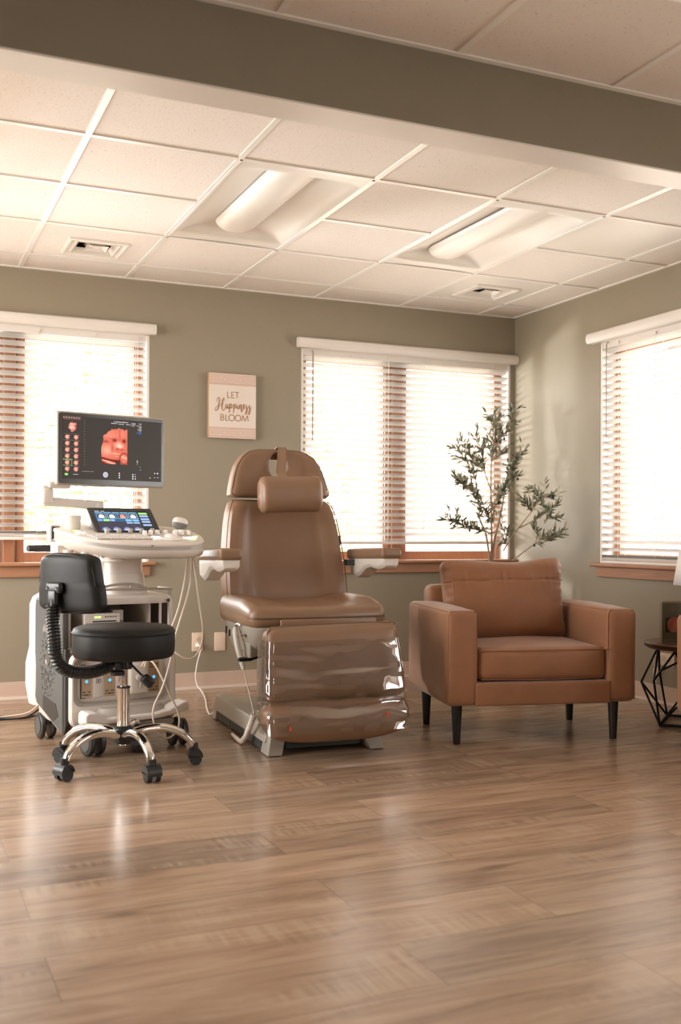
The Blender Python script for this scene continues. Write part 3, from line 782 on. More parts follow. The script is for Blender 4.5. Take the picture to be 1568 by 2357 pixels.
# ------------------------------------------------------------------ armchairs
def make_armchair(label, loc, rz, group):
    e = thing('armchair', label, 'armchair', loc, rz, group)
    LE, SE = M['leather'], M['seam']
    hw = .458; yf, yb = -.095, .60
    def wav(a, k=9, ph=0):
        def fn(p, q):
            n_ = noise.noise(Vector((p[0] * k + ph, p[1] * k, p[2] * k)))
            return p + Vector((n_, n_, n_)) * a
        return fn
    for s_ in (-1, 1):
        mb = MB(); mb.soft((s_ * (hw - .073), (yf + yb) / 2, .402), (.146, yb - yf, .432), .030, n=4, grid=8, bulge=(.006, .004, .008), fn=wav(.003, 8, s_))
        a = mb.build('arm', LE, e)
        sm = MB(); xx = s_ * (hw - .073); zt = .6175
        # piping lines round the front face and along the top edges
        sm.tube([(xx - .066, yf + .012, .195), (xx - .0665, yf + .010, .59), (xx - .058, yf + .012, .611), (xx + .058, yf + .012, .611), (xx + .0665, yf + .010, .59), (xx + .066, yf + .012, .195)], .0022, n=5, smooth=False)
        for dx in (-.0645, .0645): sm.tube([(xx + dx, yf + .03, .610), (xx + dx, yb - .03, .610)], .0018, n=5, smooth=False)
        sm.build('piping', SE, a)
    mb = MB(); mb.soft((0, .23, .237), (2 * hw - .262, .66, .105), .010, n=3, grid=6, fn=wav(.0015)); mb.build('seat_base', LE, e)
    mb = MB(); mb.soft((-.045, .535, .445), (.67, .13, .515), .035, n=4, grid=6, bulge=(0, .006, .006), fn=wav(.003)); mb.build('backrest_frame', LE, e)
    mb = MB()
    def seatfn(p, q):
        n_ = noise.noise(Vector((p[0] * 5, p[1] * 6, p[2] * 6 + 3)))
        return p + Vector((0, -.006 * max(0, -q[1]) * (1 - q[0] ** 2), .005 * n_))
    mb.soft((0, .185, .368), (.622, .54, .152), .034, n=5, grid=12, bulge=(0, .010, .016), fn=seatfn); sc_ = mb.build('seat_cushion', LE, e)
    sm = MB(); sm.tube([(-.305, .40, .436), (-.305, -.055, .434), (-.28, -.083, .432), (0, -.093, .433), (.28, -.083, .432), (.305, -.055, .434), (.305, .40, .436)], .0023, n=5, steps=8)
    sm.tube([(-.295, -.080, .302), (0, -.092, .299), (.295, -.080, .302)], .002, n=5); sm.build('piping', SE, sc_)
    # loose back cushion: leaning, pinched corners, gathered under a cross seam
    mb = MB(); CW, CH, CD = .635, .40, .17
    mb.M = T(-.018, .405, .637) @ R(math.radians(-9), 'X') @ R(math.radians(-.8), 'Y')
    def cush(p, q):
        x, z = q[0], q[2]
        pinch = 1 - .55 * (abs(x) ** 5 * 1.0 + abs(z) ** 6 * .5) / 1.5
        y = p[1] * max(.45, pinch)
        ear = .020 * (max(0, abs(x) - .6) / .4) ** 2 * (max(0, abs(z) - .5) / .5) ** 2
        xx = p[0] * (1 + ear * 1.2) - math.copysign(.012 * (1 - z * z), x) * (abs(x) > .9)
        zz = p[2] * (1 + ear) - (.020 * (1 - x * x) * max(0, z) ** 6) - .006 * math.sin(x * 5 + 1) * max(0, z) ** 6
        if p[1] < 0:
            zs = .42                                     # seam height
            d = (z - zs)
            y += .005 * math.exp(-(d / .035) ** 2)
            gath = math.sin(x * 34 + 2 * math.sin(x * 9)) * .5 + math.sin(x * 61 + 1) * .3
            y += .0055 * gath * math.exp(-abs(d) / (.16 if d < 0 else .30)) * (1 - abs(x) ** 4)
            if z > zs: y += .004 * math.sin(x * 9 + z * 5)
            e1 = (1 - abs(x)); y += .004 * math.sin(z * 30) * math.exp(-e1 / .10)
        n_ = noise.noise(Vector((p[0] * 7, p[1] * 4, p[2] * 7)))
        return Vector((xx, y + .005 * n_, zz))
    mb.soft((0, 0, 0), (CW, CD, CH), .05, n=6, grid=64, bulge=(0, .034, .006), fn=cush)
    bc = mb.build('back_cushion', LE, e)
    sm = MB(); sm.M = mb.M
    pts = []
    for i in range(33):
        x = -1 + 2 * i / 32
        pts.append((x * CW / 2 * .985, -(CD / 2 * max(.45, 1 - .55 * (abs(x) ** 5) / 1.5) + .034 * (1 - x * x) * .82 * 1 - .012 - .012 * (abs(x) > .95)), .42 * CH / 2))
    sm.tube(pts, .0022, n=5, smooth=False); sm.build('cross_seam', SE, bc)
    for sx, sy in ((-1, 0), (1, 0), (-1, 1), (1, 1)):
        mb = MB(); x0 = sx * .385; y0 = 0 if sy == 0 else .50
        mb.lathe([(0, 0), (.0155, 0), (.0165, .004), (.0255, .188), (0, .190)], n=18, c=(x0, y0, 0))
        mb.build('leg', M['legblack'], e)
    return e
make_armchair('tan leather armchair with a loose back cushion and black legs, shown whole', (2.68, -2.147, 0), math.radians(-12.5), 'tan leather armchairs')
make_armchair('second tan armchair, only one arm edge showing in front of the round side table', (3.168, -3.085, 0), math.radians(-90), 'tan leather armchairs')

# ------------------------------------------------------------------ exam chair (local: x across, y to the wall, front at y=0)
EX = thing('exam_chair', 'tall taupe vinyl exam chair with armrests and a plastic covered leg rest', 'exam chair', (1.69, -2.02, 0), math.radians(-3))
V_, VS = M['vinyl'], M['vseam']
# floor base
mb = MB()
def foot(sx):
    x_out = sx * .275; x_in = sx * .155
    if sx > 0: x_out, x_in = .262, .165
    return x_out, x_in
for sx in (-1, 1):
    xo, xi = (-.282, -.185) if sx < 0 else (.262, .165)
    # side rail: top slopes up slightly, open below
    mb.prism([(xo, .045), (xi, .045), (xi - sx * .02, .118), (xo + sx * .022 * -1 * -1, .105)] if False else [(xo, .052), (xi, .052), (xi, .120), (xo + (-sx) * .02, .120)], .05, .99)
    # end feet
    for (ya, yb_) in ((.0, .115), (.93, 1.01)):
        mb.loft([[(xo + (-sx) * .0, ya, .002), (xi - sx * .03 * -1, ya, .002), (xi - sx * .03 * -1, yb_, .002), (xo, yb_, .002)][::1],
                 [(xo + (-sx) * .022, ya + .015, .122), (xi, ya + .015, .122), (xi, yb_ - .004, .122), (xo + (-sx) * .022, yb_ - .004, .122)]])
mb.build('floor_base', M['exbase'], EX, smooth=False, bevel=.006)
mb = MB(); mb.box((-.01, .53, .098), (.36, .92, .030)); mb.build('top_plate', M['exbase'], EX, smooth=False, bevel=.004)
mb = MB(); mb.box((-.01, .08, .055), (.35, .05, .07)); mb.box((-.01, .96, .06), (.35, .05, .075))
mb.split('end_panel', M['exdark'], EX, smooth=False, bevel=.003)
mb = MB(); mb.box((-.262, .27, .034), (.02, .27, .052)); mb.box((-.262, .55, .034), (.02, .25, .052)); mb.box((-.262, .81, .034), (.02, .22, .052)); mb.box((.245, .52, .034), (.02, .80, .052))
mb.split('side_panel', M['exdark'], EX, smooth=False, bevel=.004)
mb = MB()
for dy in (.409, .687): mb.box((-.264, dy, .034), (.018, .008, .054))
mb.split('panel_joint', M['exbase'], EX, smooth=False)
mb = MB(); mb.soft((0, .55, .25), (.26, .34, .30), .03, n=3); mb.soft((0, .50, .40), (.30, .42, .10), .02, n=3); mb.build('lift_column', M['exbase'], EX)
# seat under-tray with tapering sides
mb = MB()
mb.loft([superring(0, .50, .27, .26, .415, e=5), superring(0, .42, .30, .33, .47, e=6), superring(0, .38, .318, .33, .545, e=6)])
mb.build('seat_tray', M['exbase'], EX)
mb = MB(); mb.M = T(-.322, .56, .50) @ R(math.radians(8), 'X'); mb.box((0, 0, 0), (.006, .012, .035)); mb.M = T(-.322, .50, .49); mb.box((0, 0, 0), (.006, .012, .03))
mb.split('tray_slot', M['black'], EX, smooth=False)
# seat cushion
mb = MB()
def seat(p, q):
    x, y = q[0], q[1]
    z = p[2]
    if q[2] > 0:
        side = min(1, max(0, (abs(x) - .42) / .30)); z += .026 * (side * side * (3 - 2 * side)) * min(1, max(0, (y + 1.02) / .6)) * q[2]
        z -= .010 * max(0, -y) ** 3
    px = p[0] * (1 - .04 * max(0, -y) ** 4); py = p[1] - .028 * (1 - x * x) * max(0, -y)
    return Vector((px, py, z))
mb.soft((0, .40, .588), (.668, .56, .105), .042, n=6, grid=22, fn=seat); sct = mb.build('seat', V_, EX)
sm = MB(); pts = []
for i in range(61):
    t = PI + .12 + (PI - .24) * i / 60
    c, s_ = math.cos(t), math.sin(t)
    xx = .318 * math.copysign(abs(c) ** (2 / 4.5), c); yy = .40 + .268 * math.copysign(abs(s_) ** (2 / 4.5), s_) - .020 * (1 - (xx / .33) ** 2)
    q = abs(xx) / .334; side = min(1, max(0, (q - .42) / .30)); yy_ = (yy - .40) / .28
    pts.append((xx, yy, .6285 + .022 * (side * side * (3 - 2 * side)) * min(1, max(0, (yy_ + 1.02) / .6)) - .010 * max(0, -yy_) ** 3))
sm.tube(pts, .0022, n=5, smooth=False); sm.build('piping', VS, sct)
# backrest: outline rings from bottom to top, with side bolsters
def backrest_piece(mb, profile, y_at, thick, bolster, nx=28, hole=None):
    """profile: list of (z, halfwidth); makes front skin with bolsters and a flat back"""
    rings = []
    for z, hwid, th in profile:
        yc = y_at(z); fr = []; bk = []
        for i in range(nx + 1):
            q = -1 + 2 * i / nx
            side = min(1, max(0, (abs(q) - .52) / .26)); side = side * side * (3 - 2 * side)
            edge = max(0, (abs(q) - .90) / .10)
            rnd = 1 - (1 - math.sqrt(max(0, 1 - edge ** 2)))
            yy = yc - th * (.62 + bolster * side) * (rnd * .9 + .1)
            fr.append((q * hwid, yy, z)); bk.append((q * hwid * (1 - .02), yc + th * .38 * (1 if abs(q) < .93 else .3), z))
        rings.append(fr + bk[::-1])
    mb.loft(rings)
    return rings
def yb_at(z): return .665 + (z - .60) * .235
mb = MB(); prof = []
for z, hw_, th in [(.575, .285, .03), (.585, .305, .075), (.61, .315, .098), (.70, .318, .100), (.80, .315, .100), (.90, .308, .100), (1.0, .295, .100), (1.06, .283, .098), (1.105, .268, .090), (1.122, .255, .070), (1.128, .245, .03)]: prof.append((z, hw_, th))
backrest_piece(mb, prof, yb_at, .1, .40); br = mb.build('backrest', V_, EX, angle=55)
sm = MB()
for sx in (-1, 1): sm.tube([(sx * hw_ * .972, yb_at(z) - th * .86, z) for z, hw_, th in prof[1:-1]], .0022, n=5, steps=3)
sm.build('piping', VS, br)
mb = MB(); rr = []
for z, hw_, th in prof: rr.append([(x * hw_ * .93, yb_at(z) + y, z) for x, y in ((-1, .03), (-1, .055), (1, .055), (1, .03))])
mb.loft(rr); mb.build('back_shell', M['exshell'], EX, bevel=.004)
# head section with oval opening: radial grid between hole and outline
def head_outline(a):
    # superellipse upper half, straight flared bottom
    c, s_ = math.cos(a), math.sin(a)
    pts = HO
    # ray cast polygon
    best = None
    for i in range(len(pts)):
        x1, z1 = pts[i]; x2, z2 = pts[(i + 1) % len(pts)]
        dx, dz = x2 - x1, z2 - z1; den = c * dz - s_ * dx
        if abs(den) < 1e-12: continue
        t = (x1 * dz - z1 * dx) / den; u = (x1 * s_ - z1 * c) / den * 1.0
        u = (c * z1 - s_ * x1) / den * -1 if False else ((x1 * s_ - z1 * c) / den)
        if t > 0 and -1e-6 <= u <= 1 + 1e-6 and (best is None or t < best): best = t
    return best or .1
HC = 1.300                                              # centre height of the hole
raw = [(-.262, 1.150), (-.255, 1.138), (.255, 1.138), (.262, 1.150), (.252, 1.20), (.240, 1.25), (.222, 1.30), (.192, 1.345), (.150, 1.375), (.10, 1.386), (-.10, 1.386), (-.150, 1.375), (-.192, 1.345), (-.222, 1.30), (-.240, 1.25), (-.252, 1.20)]
HO = [(x, z - HC) for x, z in raw]
mb = MB(); NA = 96; rings = []
def headring(s_, y, scale=1.0):
    ring = []
    for j in range(NA):
        a = 2 * PI * j / NA; ro = head_outline(a) * scale
        c, s2 = math.cos(a), math.sin(a)
        ri = 1 / math.sqrt((c / .043) ** 2 + (s2 / .070) ** 2)
        rr_ = ri + (ro - ri) * s_
        x, z = rr_ * c, HC + rr_ * s2
        q = abs(x) / .25; side = min(1, max(0, (q - .50) / .28)); side = side * side * (3 - 2 * side)
        ring.append((x, yb_at(z) + y - (.020 * side if y < 0 else 0), z))
    return ring
rings = [headring(0, -.005), headring(0.02, -.048), headring(.08, -.060), headring(.25, -.062), headring(.45, -.062), headring(.65, -.062), headring(.82, -.062), headring(.93, -.058), headring(.985, -.044), headring(1.0, -.022), headring(1.0, .010), headring(.97, .028), headring(.5, .030), headring(.05, .030)]
mb.loft(rings, wrap=True); hd = mb.build('headrest_panel', V_, EX, angle=60)
sm = MB(); sm.tube([(p[0], p[1] - .001, p[2]) for p in headring(.972, -.052)][::2], .0022, n=5, smooth=True, steps=2, closed=True); sm.build('piping', VS, hd)
mb = MB()
rr = [[(x * .98, yb_at(z) + .030 + d, z) for x, z in raw] for d in (0, .018)]
mb.loft(rr); 
# pillow roll
mb = MB(); mb.M = T(.004, .585, 1.152) @ R(math.radians(-2), 'Y'); rings = []
for i in range(25):
    q = -1 + 2 * i / 24; sc_ = math.sqrt(max(.02, 1 - max(0, (abs(q) - .86) / .14) ** 2.2)) * (1 - .02 * math.cos(q * 4))
    if abs(q) > .995: sc_ = .55
    ring = []
    for j in range(28):
        a = 2 * PI * j / 28; c, s_ = math.cos(a), math.sin(a)
        ring.append((q * .158, .062 * math.copysign(abs(s_) ** .8, s_) * sc_, .089 * math.copysign(abs(c) ** .8, c) * (.4 + .6 * sc_)))
    rings.append(ring)
mb.loft(rings); pil = mb.build('pillow', V_, EX, angle=70)
mb = MB(); zz = [(1.225, .565), (1.26, .675), (1.33, .722), (1.385, .772), (1.398, .805), (1.385, .845), (1.34, .872)]
sxz = lambda z: -.030 + (z - 1.225) * .32
mb.loft([[(-.024 + sxz(z), y - .004, z), (.024 + sxz(z), y - .004, z), (.024 + sxz(z), y + .001, z + .003), (-.024 + sxz(z), y + .001, z + .003)] for z, y in zz])
st_ = mb.build('strap', V_, pil, smooth=True)
mb = MB()
for sx in (-.020, .020): mb.tube([(sx + sxz(z), y - .006, z) for z, y in zz[:5]], .0012, n=4, smooth=False)
mb.split('stitching', VS, pil)
mb = MB(); mb.box((.306, yb_at(.925) - .045, .925), (.006, .02, .05)); mb.build('label_tab', M['black'], EX, smooth=False)
# armrests
def arm(sx, pts, yaw):
    a = bpy.data.objects.new('armrest', None); COL.objects.link(a); a.parent = EX
    a.location = (pts[0], pts[1], .86); a.rotation_euler = (math.radians(-1.5), 0, yaw)
    L_ = .46
    mb = MB(); mb.soft((0, L_ / 2, .008), (.105, L_, .052), .018, n=4, grid=6, bulge=(0, 0, .003)); pd = mb.build('arm_pad', V_, a)
    sm = MB(); z = .024
    sm.tube([(-.048, L_ - .02, z), (-.048, .02, z), (-.036, .004, z), (.036, .004, z), (.048, .02, z), (.048, L_ - .02, z)], .0017, n=5, smooth=False); sm.build('piping', VS, pd)
    mb = MB(); rings = []
    for y, w_, zb in ((.012, .036, -.052), (.03, .045, -.062), (.08, .047, -.070), (.13, .047, -.066), (.18, .046, -.058), (.24, .046, -.066), (.30, .046, -.095), (.36, .046, -.112), (.41, .046, -.100), (.445, .040, -.060)):
        rings.append([(-w_, y, -.017), (w_, y, -.017), (w_, y, zb + .016), (w_ * .72, y, zb), (-w_ * .72, y, zb), (-w_, y, zb + .016)])
    mb.loft(rings); mb.build('arm_shell', M['exshell'], a, angle=50, bevel=.003)
    return a
arm(-1, (-.412, .125), math.radians(0))
arm(1, (.412, .265), math.radians(1))
mb = MB()
mb.box((-.345, .50, .80), (.10, .05, .035)); mb.box((.345, .64, .815), (.06, .04, .03))
mb.split('arm_bracket', M['exdark'], EX, smooth=False, bevel=.004)
# leg rest: upper pad and lower roll, slightly kicked out at the bottom
LR = T(0, -.035, .40) @ R(math.radians(-13), 'X')        # rotate so the lower end comes forward
def taper(k, zc=0):
    def fn(p, q): return Vector((p[0] * (1 - k * q[2]), p[1], p[2]))
    return fn
mb = MB(); mb.M = LR
def legpad(p, q):
    side = min(1, max(0, (abs(q[0]) - .5) / .3)); side = side * side * (3 - 2 * side)
    y = p[1] - (.006 * side if q[1] < 0 else 0)
    return Vector((p[0] * (1 - .035 * q[2]), y, p[2] + .006 * q[0] * (1 if q[2] > .5 else 0)))
mb.soft((0, 0, .005), (.635, .11, .325), .048, n=6, grid=18, bulge=(0, .012, 0), fn=legpad); lp = mb.build('leg_rest', V_, EX)
sm = MB(); sm.M = LR; sm.tube([(-.305, -.040, -.12), (-.302, -.040, .10), (-.285, -.044, .148), (-.24, -.046, .158), (.24, -.046, .164), (.285, -.044, .150), (.302, -.040, .10), (.305, -.040, -.12)], .0022, n=5); sm.build('piping', VS, lp)
mb = MB(); mb.M = T(0, -.085, .162) @ R(math.radians(-13), 'X')
def footfn(p, q):
    return Vector((p[0] * (1 + .02 * q[2]) , p[1], p[2] + (.035 * abs(q[0]) ** 3.5 if q[2] < 0 else 0)))
mb.soft((0, 0, 0), (.668, .12, .175), .055, n=7, grid=20, bulge=(0, .010, .004), fn=footfn); mb.build('foot_pad', V_, EX)
# loose vinyl flap at the hinge
mb = MB(); mb.soft((.02, .065, .565), (.455, .02, .035), .008, n=2); mb.build('hinge_flap', V_, EX)
# transparent film wrapped round the leg rest
mb = MB(); rings = []
def film_pt(x, t):
    # t 0..1 from top edge down over the leg pad and the roll
    z_ = .505 - t * .385
    a = math.tan(math.radians(13))
    yline = -.035 + (z_ - .40) * a * 1.0
    yy = yline - .064 - .012 * (1 - (x / .33) ** 2)
    if z_ < .245: yy = -.085 + (z_ - .162) * a - .064 - .014 * (1 - (x / .34) ** 2)
    pinch = math.exp(-((z_ - .238) / .022) ** 2)
    yy += .020 * pinch * (abs(x) / .33)
    n_ = noise.noise(Vector((x * 5, z_ * 22, 1.7))); n2 = noise.noise(Vector((x * 14, z_ * 30, 5)))
    amp = .0035 + .006 * math.exp(-((z_ - .22) / .07) ** 2)
    yy -= amp * (n_ + .4 * n2) + .003
    return yy, z_
NX = 44; NT = 46
for k in range(NT + 1):
    t = k / NT; row = []
    _, z0_ = film_pt(0, t)
    hwid = .314 + .018 * min(1, max(0, (.50 - z0_) / .25))
    pinch = math.exp(-((z0_ - .238) / .020) ** 2); hwid -= .010 * pinch
    for i in range(NX + 1):
        q = -1 + 2 * i / NX
        if abs(q) <= .86:
            x = q / .86 * (hwid - .02); yy, z_ = film_pt(x, t)
        else:
            s_ = (abs(q) - .86) / .14; yy0, z_ = film_pt(math.copysign(hwid - .02, q), t)
            x = math.copysign(hwid - .02 + .020 * math.sin(PI / 2 * min(1, s_ * 1.6)), q); yy = yy0 + .13 * s_ ** 1.3
        z_ += .006 * noise.noise(Vector((x * 6, 0, 3))) * (k == 0)
        row.append((x, yy, z_))
    rings.append(row)
mb.loft(rings, closed=False, cap=False); mb.build('plastic_cover', M['film'], EX, angle=180)
# small red printed warning marks under the film
mb = MB()
for x, z in ((-.235, .150), (.205, .185)):
    mb.box((x, -.172 + (z - .15) * .2, z), (.012, .002, .018))
mb.split('red_mark', mat('red_print', (.65, .08, .03), .5), EX, smooth=False)
# handset on its hook, with coiled cord lying to the floor
a = bpy.data.objects.new('handset', None); COL.objects.link(a); a.parent = EX
mb = MB(); mb.tube([(-.330, .36, .525), (-.335, .34, .505), (-.330, .31, .43), (-.315, .27, .345)], [.010, .014, .0135, .010], n=10); mb.build('handset_body', M['exshell'], a)
mb = MB(); mb.tube([(-.32, .30, .54), (-.325, .34, .545), (-.33, .37, .53)], .006, n=8); mb.build('hook', M['steel'], a)
mb = MB(); mb.tube([(-.315, .27, .345), (-.308, .24, .29), (-.300, .18, .20), (-.298, .155, .160)], .0032, n=6)
coil = []
path = [Vector((-.298, .155, .160)), Vector((-.304, .19, .11)), Vector((-.310, .24, .05)), Vector((-.314, .30, .014)), Vector((-.316, .38, .014)), Vector((-.316, .46, .018))]
mb.tube(path, [.010, .012, .012, .011, .010, .008], n=10)
mb.build('coiled_cord', M['cable'], a)
mb = MB()
dense = []
for i in range(3):
    for k in range(10):
        dense.append(path[i].lerp(path[i + 1], k / 10))
for q, nx_ in zip(dense[:-1], dense[1:]):
    d = (nx_ - q).normalized(); x_ = d.orthogonal().normalized(); y_ = d.cross(x_)
    mb.tube([tuple(q + (x_ * math.cos(2 * PI * j / 10) + y_ * math.sin(2 * PI * j / 10)) * .0118) for j in range(10)], .0022, n=5, smooth=False, closed=True)
mb.build('cord_coil', M['exshell'], a)
mb = MB(); mb.tube([(-.30, .20, .398), (-.335, .195, .400), (-.36, .19, .400)], [.007, .010, .009], n=10); mb.tube([(-.30, .2, .398), (-.22, .25, .41)], .006, n=8, smooth=False); mb.build('release_lever', M['black'], EX)
mb = MB(); mb.box((-.27, .30, .43), (.05, .12, .07)); mb.build('pivot_block', M['exbase'], EX, smooth=False, bevel=.006)
mb = MB(); mb.M = T(-.326, .27, .500); mb.lathe([(0, -.006), (.018, -.004), (.020, .002), (.012, .007), (0, .008)], n=16); mb.build('screw_cap', M['steel'], EX)

# ------------------------------------------------------------------ rolling stool
ST = thing('rolling_stool', 'black padded rolling stool with backrest and five-legged chrome base', 'stool', (.80, -1.957, 0))
mb = MB(); n = 48
prof = [(0, .452), (.17, .452), (.196, .456), (.204, .468), (.207, .50), (.207, .545), (.2055, .553), (.2075, .556), (.2055, .560), (.200, .572), (.185, .579), (.12, .585), (0, .587)]
mb.lathe(prof, n=n); s1 = mb.build('seat', M['blackv'], ST, angle=60)
mb = MB(); mb.tube([(.207 * math.cos(2 * PI * i / 40), .207 * math.sin(2 * PI * i / 40), .5565) for i in range(40)], .003, n=6, smooth=False, closed=True); mb.build('piping', M['blackv'], s1)
mb = MB(); mb.box((0, 0, .447), (.20, .16, .012)); mb.lathe([(.034, .405), (.036, .412), (.036, .44), (.05, .446)], n=20); mb.build('seat_plate', M['black'], ST)
mb = MB(); mb.lathe([(.0155, .33), (.0155, .41)], n=20); mb.build('piston', M['chrome'], ST)
mb = MB()
for z in (.348, .352, .372, .376): mb.lathe([(.0162, z), (.0162, z + .0012)], n=20)
mb.split('piston_ring', M['usdark'], ST)
mb = MB(); mb.lathe([(.026, .165), (.026, .33)], n=28); mb.build('gas_cylinder', M['chrome'], ST)
mb = MB(); mb.lathe([(.0275, .327), (.0275, .333), (.018, .335)], n=24); mb.build('cylinder_collar', M['black'], ST)
mb = MB(); mb.lathe([(0, .098), (.030, .100), (.034, .106), (.040, .125), (.042, .150), (.040, .164), (.030, .172), (.026, .174)], n=20); mb.build('hub', M['black'], ST)
mb = MB(); mb.lathe([(0, .092), (.018, .094), (.018, .1)], n=16); mb.build('hub_cap', M['chrome'], ST)
leg0 = None
for i, ang in enumerate((208, 280, 352, 64, 136)):
    aa = math.radians(ang)
    if leg0 is None:
        mb = MB(); mb.tube([(.030, 0, .138), (.09, 0, .155), (.16, 0, .158), (.225, 0, .138), (.268, 0, .105), (.283, 0, .078)], [.023, .0225, .022, .021, .019, .017], n=14, flat=.78)
        leg0 = mb.build('leg', M['chrome'], ST); leg0.rotation_euler = (0, 0, aa)
        # twin wheel caster
        ca = MB(); cx = .289
        ca.cyl((cx, 0, .066), (cx, 0, .088), .017, n=14)
        for k in (-1, 1): ca.cyl((cx + .004, k * .008, .0255), (cx + .004, k * .027, .0255), .0255, n=22)
        pr = []
        for k in range(13):
            t = PI * k / 12 - .15; pr.append((cx + .004 + .031 * math.cos(t), .0275 + .040 * max(0, math.sin(t)) ** .8))
        pr += [(cx - .026, .040), (cx - .020, .034), (cx + .026, .034)]
        ca.prism(pr, -.030, .030)
        c0 = ca.build('caster', M['black'], leg0, bevel=.003, angle=50)
        c0.location = (0, 0, 0); ca_rot = [20, -30, 60, 10, -40]
    else:
        l = leg0.copy(); COL.objects.link(l); l.parent = ST; l.rotation_euler = (0, 0, aa)
        c = c0.copy(); COL.objects.link(c); c.parent = l
bd = Vector((-.87, -.50, 0)); bt = Vector((.50, -.87, 0))
pad = T(-.236, -.125, .765) @ Matrix(((bt.x, -bd.x, 0, 0), (bt.y, -bd.y, 0, 0), (0, 0, 1, 0), (0, 0, 0, 1)))   # local x = along the pad, local y = towards the seat
mb = MB(); mb.M = pad @ R(math.radians(4), 'X')
def padfn(p, q):
    e_ = 1 - .06 * q[2] - .03 * abs(q[2]) ** 4
    zz = p[2] * (1 - .13 * abs(q[0]) ** 3)
    return Vector((p[0] * e_ * (1 + .05 * (q[2] < 0) * 1), p[1] - .028 * (1 - q[0] ** 2) + .010, zz))
mb.soft((0, 0, 0), (.335, .062, .236), .028, n=5, grid=14, bulge=(0, .006, 0), fn=padfn); bk = mb.build('backrest', M['blackv'], ST)
mb = MB(); mb.M = pad @ R(math.radians(4), 'X')
for yy in (-.030, .012):
    pts = []
    for i in range(48):
        t = 2 * PI * i / 48; c, s_ = math.cos(t), math.sin(t); qx = math.copysign(abs(c) ** .5, c); qz = math.copysign(abs(s_) ** .5, s_)
        pts.append((.162 * qx * (1 - .06 * qz - .03 * abs(qz) ** 4), yy - .028 * (1 - qx ** 2) + .014, .112 * qz * (1 - .13 * abs(qx) ** 3)))
    mb.tube(pts, .003, n=6, smooth=False, closed=True)
mb.split('piping', M['blackv'], bk)
mb = MB(); mb.M = pad; mb.soft((-.01, -.064, -.018), (.088, .030, .045), .012, n=3); mb.soft((-.01, -.070, -.055), (.05, .028, .06), .010, n=3); brk = mb.build('bracket', M['black'], ST)
mb = MB(); mb.M = pad
for dx in (-.038, .018): mb.M = pad @ T(dx, -.080, -.018) @ R(PI / 2, 'X'); mb.lathe([(0, 0), (.006, 0), (.006, .002), (.004, .001)], n=10)
mb.split('bolt', M['usdark'], brk)
A_ = pad @ Vector((-.01, -.074, -.06))
path = [A_, A_ + Vector((0, 0, -.08)), Vector((-.300, -.165, .55)), Vector((-.292, -.160, .475)), Vector((-.255, -.140, .430)), Vector((-.19, -.11, .412)), Vector((-.12, -.07, .410)), Vector((-.06, -.04, .425)), Vector((-.03, -.02, .44))]
mb = MB(); mb.tube(path, .017, n=14, steps=8, flat=.7); mb.build('support_bar', M['black'], ST)
P2 = []
for i in range(len(path) - 2):
    for k in range(8):
        p0 = path[max(i - 1, 0)]; p1 = path[i]; p2 = path[i + 1]; p3 = path[min(i + 2, len(path) - 1)]; t = k / 8
        P2.append(.5 * ((2 * p1) + (p2 - p0) * t + (2 * p0 - 5 * p1 + 4 * p2 - p3) * t * t + (3 * p1 - p0 - 3 * p2 + p3) * t ** 3))
mb = MB(); rings = []; acc = 0
Q = []; step = .0042; d_acc = 0
for a_, b_ in zip(P2[3:-1], P2[4:]):
    L_ = (b_ - a_).length
    while d_acc < L_: Q.append(a_.lerp(b_, d_acc / L_)); d_acc += step
    d_acc -= L_
rs_ = [.0262 if (i % 3) == 1 else .0215 for i in range(len(Q))]
mb.tube(Q, rs_, n=16, smooth=False); mb.build('bellows_sleeve', M['black'], ST, angle=25)
mb = MB(); mb.M = T(-.045, -.10, .392) ; mb.lathe([(0, 0), (.026, .001), (.028, .006), (.028, .016), (.022, .020), (.010, .022), (.010, .05)], n=20); mb.build('adjuster_knob', M['black'], ST)
mb = MB(); mb.tube([(.015, -.05, .432), (.045, -.10, .395), (.055, -.115, .385)], .0045, n=8, smooth=False); lv = mb.build('lever', M['black'], ST)
mb = MB(); mb.M = T(.068, -.135, .368) @ R(math.radians(-25), 'Z') @ R(math.radians(40), 'Y'); mb.soft((0, 0, 0), (.052, .026, .042), .012, n=4); mb.build('lever_paddle', M['black'], lv)

# ------------------------------------------------------------------ ultrasound machine (local: x across, y to the back)
US = thing('ultrasound_machine', 'white ultrasound cart with a monitor showing an orange scan and a console of keys', 'ultrasound machine', (.93, -1.64, 0), math.radians(9.6))
WH, GY, MG, DK = M['uswhite'], M['usgrey'], M['usmid'], M['usdark']
def closed_spline(pts, k=5):
    out = []; m = len(pts)
    for i in range(m):
        p0, p1, p2, p3 = [Vector((*pts[(i + d) % m], 0)) for d in (-1, 0, 1, 2)]
        for j in range(k):
            t = j / k; q = .5 * ((2 * p1) + (p2 - p0) * t + (2 * p0 - 5 * p1 + 4 * p2 - p3) * t * t + (3 * p1 - p0 - 3 * p2 + p3) * t ** 3)
            out.append((q.x, q.y))
    return out
# lower body
mb = MB()
mb.loft([superring(-.03, .35, .235, .22, .095, n=48, e=7), superring(-.03, .34, .250, .245, .115, n=48, e=7), superring(-.03, .335, .255, .25, .20, n=48, e=7), superring(-.03, .335, .255, .25, .42, n=48, e=7), superring(-.03, .34, .250, .24, .438, n=48, e=7), superring(-.03, .345, .24, .23, .444, n=48, e=7)])
mb.build('lower_body', WH, US)
